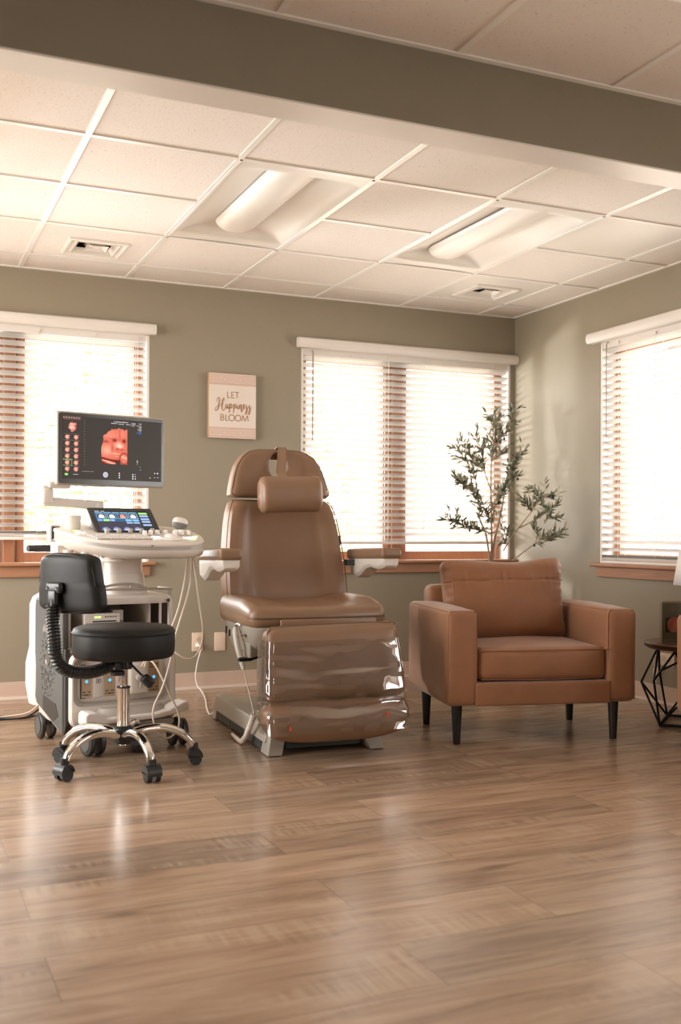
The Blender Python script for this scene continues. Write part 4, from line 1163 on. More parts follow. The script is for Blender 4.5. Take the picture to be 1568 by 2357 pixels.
# front panel with its recess
def rrect(cx, cz, hx, hz, r, n=8):
    out = []
    for (sx, sz, a0) in ((1, 1, 0), (-1, 1, PI / 2), (-1, -1, PI), (1, -1, 3 * PI / 2)):
        for i in range(n + 1):
            a = a0 + PI / 2 * i / n; out.append((cx + sx * (hx - r) + r * math.cos(a), cz + sz * (hz - r) + r * math.sin(a)))
    return out
def frame_ring(mb, o1, y1, o2, y2, mi=0):
    n = len(o1); mb.add([(x, y1, z) for x, z in o1] + [(x, y2, z) for x, z in o2], [(i, (i + 1) % n, (i + 1) % n + n, i + n) for i in range(n)], mi)
mb = MB()
o0 = rrect(-.032, .270, .247, .165, .045); o1 = rrect(-.032, .270, .240, .158, .045); o2 = rrect(-.040, .3075, .226, .108, .04)
frame_ring(mb, o0, .10, o0, .078); frame_ring(mb, o0, .078, o1, .070); frame_ring(mb, o1, .070, o2, .070)
mb.build('front_panel', WH, US, angle=50)
mb = MB(); o3 = rrect(-.040, .3075, .200, .085, .03)
frame_ring(mb, o2, .070, o3, .092); mb.build('recess_surround', MG, US, angle=60)
mb = MB(); mb.add([(x, .094, z) for x, z in o3], [tuple(range(len(o3)))]); mb.build('connector_plate', WH, US)
mb = MB(); mb.box((-.04, .082, .222), (.36, .02, .006)); mb.build('connector_ledge', M['acrylic'], US, smooth=False)
def port(u, w_, lit=True):
    p = MB(); p.box((u, .091, .307), (w_ + .006, .006, .150), mi=1); p.box((u, .087, .307), (w_, .006, .143), mi=0)
    o = p.build('connector_port', [M['port'], DK], US, smooth=False)
    q = MB()
    for dx in (-w_ / 4, w_ / 4):
        for dz in (-.046, .046): q.box((u + dx, .0835, .307 + dz), (w_ * .28, .001, .004))
    for dz in (-.058, .058): q.box((u, .0835, .307 + dz), (w_ * .86, .001, .003)); q.box((u, .0835, .307 + dz), (.004, .001, .008))
    for dx in (-.007, .007):
        for dz in (-.013, .013): q.box((u + dx, .0835, .307 + dz), (.0025, .001, .0035))
    q.build('slot_marks', DK, o, smooth=False)
    l = MB(); l.M = T(u, .0835, .307) @ R(PI / 2, 'X'); l.lathe([(0, 0), (.0065, 0), (.0065, .001), (0, .0015)], n=14); l.build('indicator_light', M['led'], o)
port(-.203, .046); port(-.097, .050); port(.112, .050)
def symbol(u, z):
    q = MB()
    for dx, dz, a, b_ in ((0, .009, .019, .0018), (0, -.009, .019, .0018), (-.009, 0, .0018, .019), (.009, 0, .0018, .019)): q.box((u + dx, .0815, z + dz), (a, .0008, b_))
    q.box((u, .0815, z + .001), (.0035, .0008, .010)); q.box((u, .0815, z - .003), (.007, .0008, .0018))
    return q
for u, w_ in ((-.150, .042), (-.045, .046)):
    mb = MB(); mb.box((u, .0875, .307), (w_, .011, .148), r=.004, seg=2); cv = mb.build('port_cover', WH, US); symbol(u, .307).build('symbol', DK, cv, smooth=False)
mb = MB(); mb.soft((.032, .076, .307), (.090, .034, .142), .014, n=4); cp = mb.build('probe_connector', WH, US)
mb = MB(); mb.M = T(.030, .058, .312) @ R(PI / 2, 'X'); mb.lathe([(0, .022), (.014, .020), (.017, .012), (.018, 0)], n=20); mb.box((.006, -.022, .012), (.012, .040, .012)); mb.build('locking_knob', M['usmid'], cp)
q = symbol(.068, .312); 
for i, p in enumerate(q.v): q.v[i] = (p[0] - .004, p[1] - .024, p[2])
q.build('symbol', DK, cp, smooth=False)
# side panel: grey with vent holes
mb = MB()
pts = [(.13, .075), (.135, .60), (.15, .635), (.20, .655), (.52, .655), (.53, .60), (.53, .20), (.50, .165), (.30, .115)]
mb.prism(pts, -.296, -.268, axis='x'); sp = mb.build('side_panel', GY, US, smooth=False, bevel=.008)
mb = MB(); mb.prism([(.13, .075), (.128, .45), (.105, .45), (.10, .12), (.12, .075)], -.292, -.27, axis='x'); mb.build('side_edge', DK, US, smooth=False, bevel=.004)
random.seed(3)
mb = MB(); cy_, cz_ = .335, .375
for i in range(150):
    a = random.uniform(0, 2 * PI); r_ = .035 + .10 * random.random() ** .8
    yy, zz = cy_ + r_ * math.cos(a) * .85, cz_ + r_ * math.sin(a) * 1.15 - .01
    s_ = random.uniform(.003, .0065) * (1.25 - r_ * 5 * .9)
    if s_ < .0015: s_ = .0018
    mb.M = T(-.2967, yy, zz) @ R(random.uniform(-.4, .4), 'X'); mb.box((0, 0, 0), (.001, s_, s_ * 1.7))
mb.build('vent_holes', M['black'], sp, smooth=False)
mb = MB(); mb.M = T(-.297, cy_, cz_ + .01) @ R(-PI / 2, 'Y'); mb.lathe([(0, .001), (.026, .001), (.027, .003), (.030, .003), (.030, 0)], n=24); mb.build('fan_badge', M['steel'], sp)
mb = MB()
for i, (dy, hh) in enumerate(((0, .03), (.014, .045), (.028, .045), (.045, .028), (.058, .04), (.075, .028), (.088, .028), (.102, .028))): mb.box((-.2965, .40 - dy, .515 + hh / 2 - .014), (.001, .006, hh * .7))
mb.build('embossed_lettering', M['usmid'], sp, smooth=False)
mb = MB(); mb.prism([(.36, .575), (.20, .560), (.17, .590), (.17, .63), (.36, .635)], -.2985, -.290, axis='x'); mb.build('side_recess', DK, sp, smooth=False)
mb = MB(); mb.box((-.2985, .255, .562), (.004, .20, .004)); mb.build('recess_lip', WH, sp, smooth=False)
mb = MB(); mb.prism([(.40, .155), (.25, .118), (.18, .150), (.22, .20), (.40, .215)], -.2975, -.29, axis='x'); mb.build('lower_recess', DK, sp, smooth=False)
mb = MB(); mb.prism([(.13, .075), (.30, .115), (.50, .165), (.50, .13), (.30, .075), (.15, .055)], -.27, .20, axis='x'); mb.build('underbody', MG, US, smooth=False, bevel=.01)
# white rear shell rising on both sides
mb = MB()
mb.loft([superring(-.03, .575, .270, .075, .15, n=44, e=5), superring(-.03, .575, .285, .085, .24, n=44, e=5), superring(-.03, .575, .285, .085, .34, n=44, e=5), superring(-.03, .575, .268, .080, .42, n=44, e=5), superring(-.03, .575, .268, .080, .62, n=44, e=5), superring(-.03, .575, .255, .075, .655, n=44, e=4), superring(-.03, .575, .225, .06, .675, n=44, e=4)])
mb.build('rear_shell', WH, US)
# upper cavity and deck
mb = MB()
mb.box((.215, .34, .55), (.012, .42, .21)); mb.box((-.262, .34, .55), (.012, .40, .21)); mb.box((-.02, .50, .55), (.50, .01, .21)); mb.box((-.02, .34, .447), (.50, .42, .008))
mb.box((.11, .30, .55), (.010, .34, .20)); mb.box((-.03, .26, .53), (.05, .20, .16))
for k in range(9): mb.box((-.052 + k * .0055, .158, .51), (.0025, .004, .11))
mb.build('shelf_cavity', MG, US, smooth=False, bevel=.002)
mb = MB(); mb.box((.165, .14, .55), (.012, .008, .20)); mb.box((-.185, .14, .55), (.010, .008, .20)); mb.box((.205, .12, .55), (.016, .02, .21)); mb.split('cavity_frame', WH, US, smooth=False)
mb = MB(); mb.tube([(-.16, .30, .62), (-.13, .2, .61), (-.10, .17, .60), (-.095, .17, .57)], .010, n=8); mb.tube([(.03, .28, .56), (.05, .2, .52), (.08, .17, .50)], .003, n=6); mb.build('inner_cable', M['black'], US)
mb = MB(); mb.loft([superring(-.01, .33, .225, .245, .640, n=48, e=7), superring(-.01, .33, .230, .25, .648, n=48, e=7), superring(-.01, .33, .230, .25, .668, n=48, e=7), superring(-.01, .33, .222, .242, .676, n=48, e=6), superring(-.01, .34, .19, .22, .684, n=48, e=4)]); dk = mb.build('deck', WH, US)
mb = MB(); mb.M = T(.178, .078, .652) @ R(PI / 2, 'X'); mb.lathe([(.004, 0), (.0085, 0), (.0085, .002), (.004, .002)], n=14); mb.build('deck_button', DK, dk)
mb = MB(); mb.tube([(-.20, .30, .70), (-.20, .12, .706), (-.17, .095, .706), (0, .085, .708), (.17, .10, .704), (.215, .13, .702), (.225, .30, .70)], .0055, n=8)
mb.tube([(-.15, .10, .708), (-.10, .095, .724), (-.03, .09, .732), (.03, .09, .726), (.075, .092, .710)], .006, n=8)
for u in (-.12, .0): mb.cyl((u, .09, .70), (u, .09, .726), .004, n=8)
mb.cyl((.222, .16, .67), (.222, .16, .702), .010, n=10); mb.build('deck_rail', M['usmid'], US)
mb = MB(); mb.loft([superring(.008, .22, .105, .10, .68, n=36, e=4), superring(.008, .22, .105, .10, .715, n=36, e=4), superring(.006, .22, .099, .094, .717, n=36, e=4), superring(.004, .22, .094, .09, .775, n=36, e=4), superring(.002, .22, .091, .087, .777, n=36, e=4), superring(0, .22, .088, .085, .858, n=36, e=4)]); mb.build('lift_column', WH, US)
# console
CO = [(-.335, .14), (-.333, .03), (-.285, -.085), (-.18, -.170), (-.02, -.212), (.14, -.205), (.245, -.140), (.285, -.035), (.275, .07), (.21, .145), (.05, .175), (-.2, .195)]
out = closed_spline(CO, 6)
cu, cv_ = -.03, .0
def cring(s_, z, zl=0, slope=.10):
    r_ = []
    for (u, v) in out:
        uu, vv = cu + (u - cu) * s_, cv_ + (v - cv_) * s_
        zz = z + slope * (vv + .2) + zl * max(0, (-.12 - uu) / .2)
        r_.append((uu, vv, zz))
    return r_
mb = MB(); mb.loft([cring(.62, .845, .02, .03), cring(.86, .848, .035, .03), cring(.95, .853, .045, .04), cring(.985, .862, .045, .05), cring(1.0, .875, .035, .06), cring(1.0, .886, .02, .07)], cap=True)
mb.build('console_base', WH, US)
mb = MB(); mb.loft([cring(.992, .884, .02, .07), cring(.992, .908, 0, .20)], cap=False); mb.build('console_band', M['usmid'], US)
mb = MB(); mb.loft([cring(1.0, .903, 0, .20), cring(1.006, .908, 0, .205), cring(.992, .914, 0, .21), cring(.96, .917, 0, .21), cring(.80, .918, 0, .21)]); ct = mb.build('console_top', WH, US)
def ztop(v): return .918 + .21 * (v + .2) + .001
mb = MB()
for r_ in range(5):
    for c_ in range(15):
        u = -.245 + c_ * .0172 + r_ * .003; v = -.055 - r_ * .0185 - .02 * max(0, (u + .12)) * -1 * .0
        if v < -.15 and u < -.21: continue
        mb.box((u, v, ztop(v) + .003), (.0138, .0150, .006))
mb.build('keyboard', M['uslight'], US, smooth=False, bevel=.0015)
mb = MB()
for u, v in ((.02, -.105), (.045, -.115), (.02, -.125), (.058, -.085), (.035, -.085), (.175, -.105), (.20, -.10), (.225, -.095), (.19, -.12), (.215, -.118), (-.285, -.02), (-.255, -.01), (-.27, .01)): mb.box((u, v, ztop(v) + .002), (.018, .008, .003))
mb.split('lit_keys', M['ledw'], US, smooth=False)
mb = MB()
for u, v in ((.238, -.08), (.20, -.14), (-.275, .03)): mb.box((u, v, ztop(v) + .002), (.022, .007, .003))
mb.split('green_lit_key', M['ledg'], US, smooth=False)
mb = MB(); mb.M = T(.105, -.11, ztop(-.11)) @ R(.2, 'X'); mb.lathe([(.052, 0), (.052, .004), (.046, .006), (.040, .005), (.030, .004)], n=32); mb.lathe([(.026, .002), (.030, .005), (.024, .012), (.012, .018), (0, .020)], n=28); mb.build('trackball', M['uslight'], US)
knob0 = None
for i, (u, v, b_) in enumerate([(-.155, -.025, 1), (-.100, -.022, 1), (-.045, -.018, 1), (.008, -.015, 1), (.060, -.012, 1), (.005, -.058, 0), (.036, -.050, 0), (.070, -.045, 0), (.108, -.045, 0), (.148, -.055, 0), (.185, -.045, 0), (.218, -.045, 0)]):
    if b_ or knob0 is None or i == 5:
        pass
    key = 'k%d' % b_
    if key not in M:
        mb = MB(); mb.lathe([(.010, 0), (.0105, .012), (.0095, .020), (.0075, .022), (0, .022)], n=16)
        M[key] = mb.build('console_knob', MG if b_ else M['uslight'], US); o = M[key]
    else:
        o = M[key].copy(); COL.objects.link(o); o.parent = US
    o.location = (u, v, ztop(v))
mb = MB(); mb.box((.06, -.208, .905), (.05, .006, .006)); mb.box((-.02, -.210, .905), (.02, .006, .004)); mb.split('console_slot', DK, US, smooth=False)
# gel cup and holders on the sweep of the console
mb = MB(); mb.lathe([(.030, 0), (.034, .01), (.036, .058), (.038, .062), (.034, .062), (.031, .02), (0, .018)], n=24, c=(-.268, .09, .972)); mb.build('probe_cup', WH, US)
mb = MB(); mb.box((-.335, .14, .955), (.05, .05, .075)); mb.build('holder_box', WH, US, smooth=False, bevel=.008)
mb = MB(); mb.box((-.335, .112, .958), (.034, .006, .055)); mb.build('holder_slot', DK, US, smooth=False)
mb = MB()
for (a, b_, r_) in (((-.30, .05, .885), (-.30, .05, .84), .022), ((-.255, -.02, .875), (-.25, -.03, .845), .018), ((-.21, -.04, .87), (-.205, -.06, .845), .016)): mb.cyl(a, b_, r_, n=14)
mb.tube([(-.19, -.05, .862), (-.20, -.10, .845), (-.16, -.13, .84), (-.11, -.11, .845), (-.10, -.06, .86)], .008, n=8)
mb.tube([(-.30, .06, .85), (-.24, .03, .85), (-.19, .0, .86)], .014, n=8)
mb.box((-.31, .12, .87), (.06, .10, .07)); mb.build('cable_hooks', WH, US, bevel=.003)
mb = MB(); mb.tube([(-.30, .30, .888), (-.36, .29, .888), (-.405, .28, .888)], [.016, .016, .014], n=14); mb.build('rear_handle', DK, US)
mb = MB(); mb.tube([(-.14, .25, .85), (-.13, .24, .78), (-.10, .22, .73), (-.12, .2, .69)], .006, n=8); mb.box((-.115, .22, .82), (.03, .05, .12)); mb.build('column_bracket', WH, US, bevel=.003)
# touch panel
TP = T(-.040, .063, 1.015) @ R(math.radians(-49), 'X')
mb = MB(); mb.M = TP; mb.soft((0, .010, 0), (.302, .022, .176), .008, n=3); tp = mb.build('touch_panel', DK, US)
mb = MB(); mb.M = TP; mb.soft((0, .026, .01), (.29, .03, .15), .012, n=3); mb.build('touch_panel_back', MG, tp)
mb = MB(); mb.prism([(.0, .94), (.02, .965), (.13, 1.055), (.17, 1.03), (.17, .94)], -.183, -.163, axis='x'); mb.prism([(.0, .94), (.02, .965), (.13, 1.055), (.17, 1.03), (.17, .94)], .085, .105, axis='x'); mb.build('touch_panel_stand', MG, US, smooth=False, bevel=.004)
def tpf(u, v):
    x, y = u, v
    if y < .06: return (.5, .5, .5) if (.02 < x < .11 or .14 < x < .2) and .02 < y < .045 else (.02, .018, .018)
    c = Vector((.045, .10, .17)).lerp(Vector((.02, .11, .25)), y)
    if y > .55: c = Vector((.05, .045, .06))
    if x > .80:
        c = Vector((.02, .025, .03))
        for i, yy in enumerate((.08, .22, .36, .50, .66)):
            if yy < y < yy + .10 and .82 < x < .985: c = Vector((.35, .75, .18)) if i == 0 else Vector((.30, .42, .62))
        return tuple(c)
    for i in range(5):
        if .07 < y < .13 and .02 + i * .155 < x < .155 + i * .155: c = Vector((.14, .30, .42))
    for i in range(4):
        x0 = .03 + i * .195
        if x0 < x < x0 + .17 and .17 < y < .40:
            c = Vector((.25, .38, .50))
            if x0 + .012 < x < x0 + .158 and .19 < y < .375:
                d = math.hypot((x - x0 - .085) / .055, (y - .30) / .10); c = Vector(((.95, .75, .65) if i != 1 else (.65, .75, .8)) if i != 2 else (1, .30, .22)) if d < 1 else Vector((.03, .015, .015))
        if .90 < y < 1 or y > .8:
            if math.hypot((x - x0 - .08) / .08, (y - 1.02) / .20) < 1: c = Vector((.15, .2, .42)) if abs(y - .94) > .02 or abs(x - x0 - .08) > .05 else Vector((.8, .85, .95))
    if .44 < y < .53:
        if .02 < x < .11: c = Vector((.18, .35, .6))
        if .125 < x < .24: c = Vector((.35, .75, .18))
        if .25 < x < .33: c = Vector((.3, .4, .7))
        if .53 < x < .65 or .66 < x < .78: c = Vector((.25, .42, .65))
    if .56 < y < .65 and (.53 < x < .65 or .66 < x < .78): c = Vector((.25, .42, .62))
    return tuple(c)
pixels('touch_display', tpf, .252, .135, 130, 60, TP @ T(-.004, -.0018, -.004), M['screen'], tp)
# monitor on its arm
MO = T(-.085, .10, 1.3255) @ R(math.radians(3.5), 'Z')
mb = MB(); mb.M = MO; mb.soft((0, .014, 0), (.516, .034, .322), .012, n=4); mn = mb.build('monitor', M['usmid'], US)
mb = MB(); mb.M = MO @ T(0, -.0035, 0); o1 = rrect(0, 0, .2505, .1535, .012); mb.add([(x, 0, z) for x, z in o1], [tuple(range(len(o1)))]); mb.build('monitor_bezel', M['bezel'], mn)
mb = MB(); mb.M = MO; mb.soft((-.16, .05, -.06), (.10, .05, .12), .015, n=3); mb.build('monitor_mount', MG, mn)
BL = []
random.seed(11)
def g(x, y, cx, cy, sx, sy): return math.exp(-((x - cx) / sx) ** 2 - ((y - cy) / sy) ** 2)
def scan(x, y):
    """soft orange relief of a sleeping newborn inside a ragged crop, x, y in 0..1; None outside"""
    if y > .985 or x > .99: return None
    topl = .30 - .62 * x + .012 * math.sin(x * 40) if x < .42 else .035 + .018 * math.sin(x * 16) + .01 * math.sin(x * 45)
    left = .10 - .09 * min(1, max(0, (y - .3) / .35)) + .012 * math.sin(y * 20)
    if y < topl or x < left: return None
    if y > .70 and x < .02 + (y - .70) * .12: return None
    k = .60
    k += .16 * g(x, y, .35, .22, .25, .14) + .12 * g(x, y, .80, .18, .16, .12)                      # brow
    k += .40 * g(x, y, .22, .62, .20, .13)                                                         # cheek
    k += .58 * g(x, y, .66, .47, .13, .075) + .30 * g(x, y, .74, .52, .10, .05)                     # nose
    k += .26 * g(x, y, .50, .70, .13, .03) + .30 * g(x, y, .66, .715, .13, .022) + .26 * g(x, y, .60, .765, .12, .022)
    k -= .50 * g(x, y, .51, .345, .085, .045) + .34 * g(x, y, .19, .39, .10, .030) + .50 * g(x, y, .86, .355, .07, .05)
    k -= .14 * g(x, y, .33, .31, .18, .018) + .45 * g(x, y, .63, .575, .06, .020) + .40 * g(x, y, .78, .58, .05, .018)
    k -= .34 * g(x, y, .66, .742, .16, .010) + .22 * g(x, y, .42, .57, .04, .10) + .18 * g(x, y, .70, .20, .03, .16)
    chin = .80 + .05 * math.sin((x - .1) * 3.6)
    if y > chin and x < .72:                                                                       # shadowed neck
        k = .10 + .45 * math.exp(-((y - chin) / .025) ** 2)
        k += .95 * math.exp(-((y - (.84 + .34 * x - .10 * x * x)) / .05) ** 2) * (x < .60) if y > .86 + .13 * x else 0
    f = math.hypot((x - .87) / .17, (y - .83) / .15)
    if f < 1: k = .75 - .45 * f ** 3 + .5 * g(x, y, .82, .78, .05, .03) + .35 * g(x, y, .93, .82, .05, .03) - .3 * g(x, y, .88, .86, .10, .012)
    elif f < 1.12: k = min(k, .35)
    if y > .93 and .55 < x < .74: return None
    k = max(0.03, min(1.22, k))
    return (min(1, .92 * k), min(1, .33 * k ** 2.0), min(1, .225 * k ** 2.2))
def mon(u, v):
    bg = (.034, .026, .021)
    if .37 < u < .645 and .135 < v < .745:
        c = scan((u - .37) / .275, (v - .135) / .61)
        if c: return c
    if u < .17 and v < .06: return (.11, .055, .045) if not (.02 < (v % .04) < .028 and (u * 40) % 1 < .6) else (.5, .4, .38)
    def thumb(cx, cy, rx, ry):
        dx, dy = (u - cx) / rx, (v - cy) / ry
        if dx * dx + dy * dy < 1 + .25 * math.sin(dx * 5 + dy * 3):
            k = .55 + .45 * math.cos(dx * 2.2 + .5) * math.cos(dy * 2) + .12 * math.sin(dy * 8); k = max(.1, min(1.1, k)); return (min(1, .95 * k), .42 * k ** 1.5, .33 * k ** 1.6)
    c = thumb(.095, .17, .040, .078)
    if c: return c
    for i in range(6):
        cy = .335 + i * .102
        for cx in (.045, .130):
            c = thumb(cx, cy, .024, .040)
            if c: return c
        if abs(v - (cy - .052)) < .003 and u < .165: return (.10, .11, .10)
    if .70 > v > .685 and u < .085 or .795 > v > .785 and u < .085 or (abs(u - .085) < .0025 and .69 < v < .79): return (.12, .40, .08)
    if .02 < u < .05 and .915 < v < .945: return (.25, .75, .12)
    if .10 < u < .15 and .925 < v < .935: return (.4, .4, .4)
    if abs(u - .21) < .004 and (v * 22) % 1 < .12 and .05 < v < .8: return (.35, .35, .33)
    def dash(x0, x1, y0, y1, col=(.62, .60, .62), den=97):
        if x0 < u < x1 and y0 < v < y1 and (math.sin(u * den * 6.3) + .4 * math.sin(u * 331) > -.35): return col
    for a in ((.50, .65, .035, .050), (.475, .535, .062, .078), (.55, .605, .065, .081), (.625, .67, .068, .084), (.68, .725, .045, .058), (.68, .725, .066, .079), (.68, .715, .087, .098), (.755, .79, .045, .058), (.735, .79, .075, .088), (.755, .79, .094, .104), (.758, .79, .114, .124), (.75, .79, .134, .144), (.75, .79, .154, .164), (.76, .79, .172, .18), (.18, .30, .868, .877)):
        c = dash(*a)
        if c: return c
    c = dash(.735, .79, .19, .20, (.05, .2, .9)) or dash(.75, .79, .205, .215, (.05, .2, .9))
    if c: return c
    r_ = math.hypot((u - .42) * 1.75, v - .915)
    if r_ < .045: return (.5, .48, .55) if r_ > .026 or r_ < .014 else (.25, .24, .32)
    for (cx, cy) in ((.56, .885), (.56, .92), (.56, .955), (.70, .895), (.70, .93), (.70, .965)):
        if math.hypot((u - cx) * 1.75, v - cy) < .013: return (.55, .53, .58)
    if math.hypot((u - .745) * 1.75, v - .715) < .017: return (.12, .11, .11)
    if abs(u - .745) < .004 and .66 < v < .69: return (.6, .7, .4)
    if math.hypot((u - .78) * 1.75, v - .815) < .008: return (.05, .45, .75)
    if abs(u - .775) < .003 and .76 < v < .775: return (.5, .5, .5)
    for (cx, cy, col) in ((.88, .94, (.6, .6, .2)), (.93, .86, (.6, .6, .65)), (.96, .86, (.8, .8, .85)), (.965, .93, (.4, .4, .4)), (.93, .93, (.4, .4, .4)), (.725, .93, (.6, .6, .65)), (.725, .965, (.6, .6, .65)), (.725, .895, (.1, .3, .7))):
        if abs(u - cx) < .006 and abs(v - cy) < .009: return col
    return bg
pixels('monitor_display', mon, .470, .272, 360, 208, MO @ T(.004, -.0045, .004), M['screen'], mn)
mb = MB(); mb.soft((-.358, .17, 1.118), (.052, .055, .075), .016, n=4); mb.soft((-.358, .17, 1.155), (.046, .045, .02), .008, n=3)
mb.loft([[(-.375, y, z) for y, z in ((.15, 1.075), (.19, 1.075), (.19, 1.115), (.15, 1.115))], [(-.25, y, z) for y, z in ((.15, 1.072), (.19, 1.072), (.19, 1.108), (.15, 1.108))], [(-.105, y, z) for y, z in ((.15, 1.060), (.19, 1.060), (.19, 1.100), (.15, 1.100))]])
mb.soft((-.31, .155, 1.168), (.10, .05, .03), .012, n=3)
mb.build('monitor_arm', WH, US, bevel=.004)
mb = MB(); mb.cyl((-.125, .17, .93), (-.125, .17, 1.09), .025, n=18); mb.build('arm_post', WH, US)
# foot bumper
mb = MB(); pr = [(-.252, .132), (-.252, .178), (-.240, .190), (-.205, .189), (-.185, .182), (-.155, .160), (.07, .163), (.13, .172), (.17, .190), (.205, .203), (.226, .205), (.230, .165), (.10, .140)]
mb.prism(pr, -.045, .055); mb.build('foot_bumper', WH, US, smooth=False, bevel=.007)
mb = MB(); mb.loft([superring(-.01, .05, .17, .07, .155, n=32, e=4), superring(-.01, .06, .14, .05, .190, n=32, e=3)]); mb.build('foot_rest_pad', MG, US)
mb = MB(); mb.box((-.01, .06, .105), (.36, .14, .05)); mb.tube([(.0, -.01, .115), (.04, -.03, .125), (.07, -.03, .12), (.075, -.02, .10)], .004, n=6); mb.build('front_axle', MG, US, bevel=.006)
w0 = None
for (u, v, rz_, r_) in ((-.205, .0, .15, .060), (.200, .02, -.1, .060), (-.255, .49, 0, .062), (.20, .50, 0, .062)):
    if w0 is None:
        mb = MB()
        for k in (-1, 1): mb.cyl((k * .014, 0, .060), (k * .036, 0, .060), .060, n=28)
        w0 = mb.build('caster', DK, US, bevel=.006, angle=50)
        m2 = MB()
        for k in (-1, 1): m2.cyl((k * .0362, 0, .060), (k * .038, 0, .060), .040, n=24)
        m2.soft((0, -.01, .095), (.030, .07, .06), .012, n=3)
        f0 = m2.build('wheel_fork', GY, w0)
        w = w0
    else:
        w = w0.copy(); COL.objects.link(w); w.parent = US; f_ = f0.copy(); COL.objects.link(f_); f_.parent = w
    w.location = (u, v, 0); w.rotation_euler = (0, 0, rz_)
# dangling cables
mb = MB(); mb.tube([(.215, -.06, .87), (.205, -.065, .82), (.19, -.06, .72), (.165, -.045, .60), (.13, -.02, .50), (.09, .0, .44), (.06, .03, .40), (.045, .035, .36)], .0042, n=8); mb.build('cable', M['cable'], US)
mb = MB(); mb.tube([(.235, -.05, .87), (.230, -.06, .80), (.215, -.06, .70), (.175, -.05, .56), (.15, -.05, .48), (.13, -.05, .38), (.095, -.055, .28), (.055, -.055, .20), (.050, -.055, .14), (.075, -.055, .075), (.12, -.055, .050), (.165, -.055, .08), (.172, -.055, .15), (.12, -.055, .26), (.075, -.02, .37), (.055, .03, .395), (.04, .055, .36)], .0045, n=8); mb.build('cable', M['cable'], US)

# printer in the upper cavity
pm_ = US.matrix_basis.copy()
USM = T(.93, -1.64, 0) @ R(math.radians(9.6), 'Z')
e = thing('photo_printer', 'small white video printer inside the ultrasound cart, below its deck', 'printer'); e.matrix_world = USM @ T(-.115, .14, .452)
mb = MB(); mb.box((0, .10, .075), (.168, .20, .145)); mb.build('printer_case', M['usmid'], e, smooth=False, bevel=.004)
mb = MB(); mb.box((0, -.004, .075), (.166, .010, .143)); pf = mb.build('printer_front', WH, e, smooth=False, bevel=.003)
mb = MB(); mb.box((.01, -.0095, .112), (.11, .002, .006)); mb.box((.062, -.0095, .093), (.022, .001, .013)); mb.box((0, -.0095, .105), (.16, .0006, .001))
for k in range(5): mb.box((.015 + k * .012, -.0095, .132), (.006, .001, .005))
mb.build('printer_slot', DK, pf, smooth=False)
mb = MB(); mb.box((-.022, -.0095, .131), (.030, .001, .008)); mb.build('printer_display', M['ledg'], pf, smooth=False)
mb = MB(); mb.box((.028, -.0095, .092), (.036, .001, .012)); mb.build('printer_sticker', M['uslight'], pf, smooth=False)
def text_mesh(name, body, size, Mx, m, parent, extr=.0004):
    cu_ = bpy.data.curves.new(name, 'FONT'); cu_.body = body; cu_.size = size; cu_.extrude = extr; cu_.align_x = 'CENTER'; cu_.offset = size * .012
    tmp = bpy.data.objects.new(name + '_tmp', cu_); COL.objects.link(tmp)
    bpy.context.view_layer.update()
    me = bpy.data.meshes.new_from_object(tmp.evaluated_get(bpy.context.evaluated_depsgraph_get()))
    bpy.data.objects.remove(tmp); me.transform(Mx @ R(PI / 2, 'X')); me.materials.clear(); me.materials.append(m)
    o = bpy.data.objects.new(name, me); COL.objects.link(o); o.parent = parent; return o
text_mesh('printer_lettering', 'SONY', .015, T(-.050, -.0095, .086), DK, pf)

# probe resting on the console
e = thing('ultrasound_probe', 'white and grey hand probe resting on the ultrasound console edge', 'probe'); e.matrix_world = USM @ T(.205, .02, .9545)
mb = MB(); mb.lathe([(.022, 0), (.026, .008), (.022, .020), (.020, .022)], n=20); mb.build('cradle', M['probew'], e)
PM = T(0, -.005, .043) @ R(math.radians(12), 'Y') @ R(math.radians(10), 'Z')
mb = MB(); mb.M = PM; mb.lathe([(0, -.002), (.030, .0), (.037, .008), (.038, .014), (.034, .024), (.024, .031), (0, .034)], n=28, sy=.75); mb.build('probe_head', M['probew'], e)
mb = MB(); mb.M = PM; mb.lathe([(.014, -.022), (.024, -.019), (.0345, -.009), (.0365, .0), (.0378, .006)], n=28, sy=.75); mb.build('probe_grip', M['probeg'], e)
mb = MB(); mb.tube([(0, .01, .02), (.02, .05, .0), (.045, .03, -.06), (.05, -.03, -.10), (.05, -.06, -.16), (.065, -.07, -.30), (.085, -.07, -.42), (.085, -.06, -.50), (.055, -.05, -.555), (.015, -.045, -.562), (-.02, -.03, -.54), (-.04, .0, -.52)], .0042, n=8); mb.build('probe_cable', M['cable'], e)
# floor leads
e = thing('floor_cable', 'black and cream cables lying on the floor behind the ultrasound cart', 'cable', (.30, -.66, 0))
mb = MB(); mb.tube([(-.9, .02, .005), (-.3, 0, .005), (.1, .045, .005), (.25, .0, .005), (.36, .06, .02), (.40, .10, .10)], .005, n=8); mb.tube([(-.9, -.02, .005), (-.3, -.03, .005), (.1, .0, .005), (.27, .015, .005), (.38, .10, .05)], .005, n=8); mb.build('black_lead', M['black'], e)
mb = MB(); mb.tube([(.05, .03, .005), (.18, .07, .006), (.30, .08, .02), (.38, .12, .08)], .005, n=8); mb.build('cream_lead', M['cable'], e)

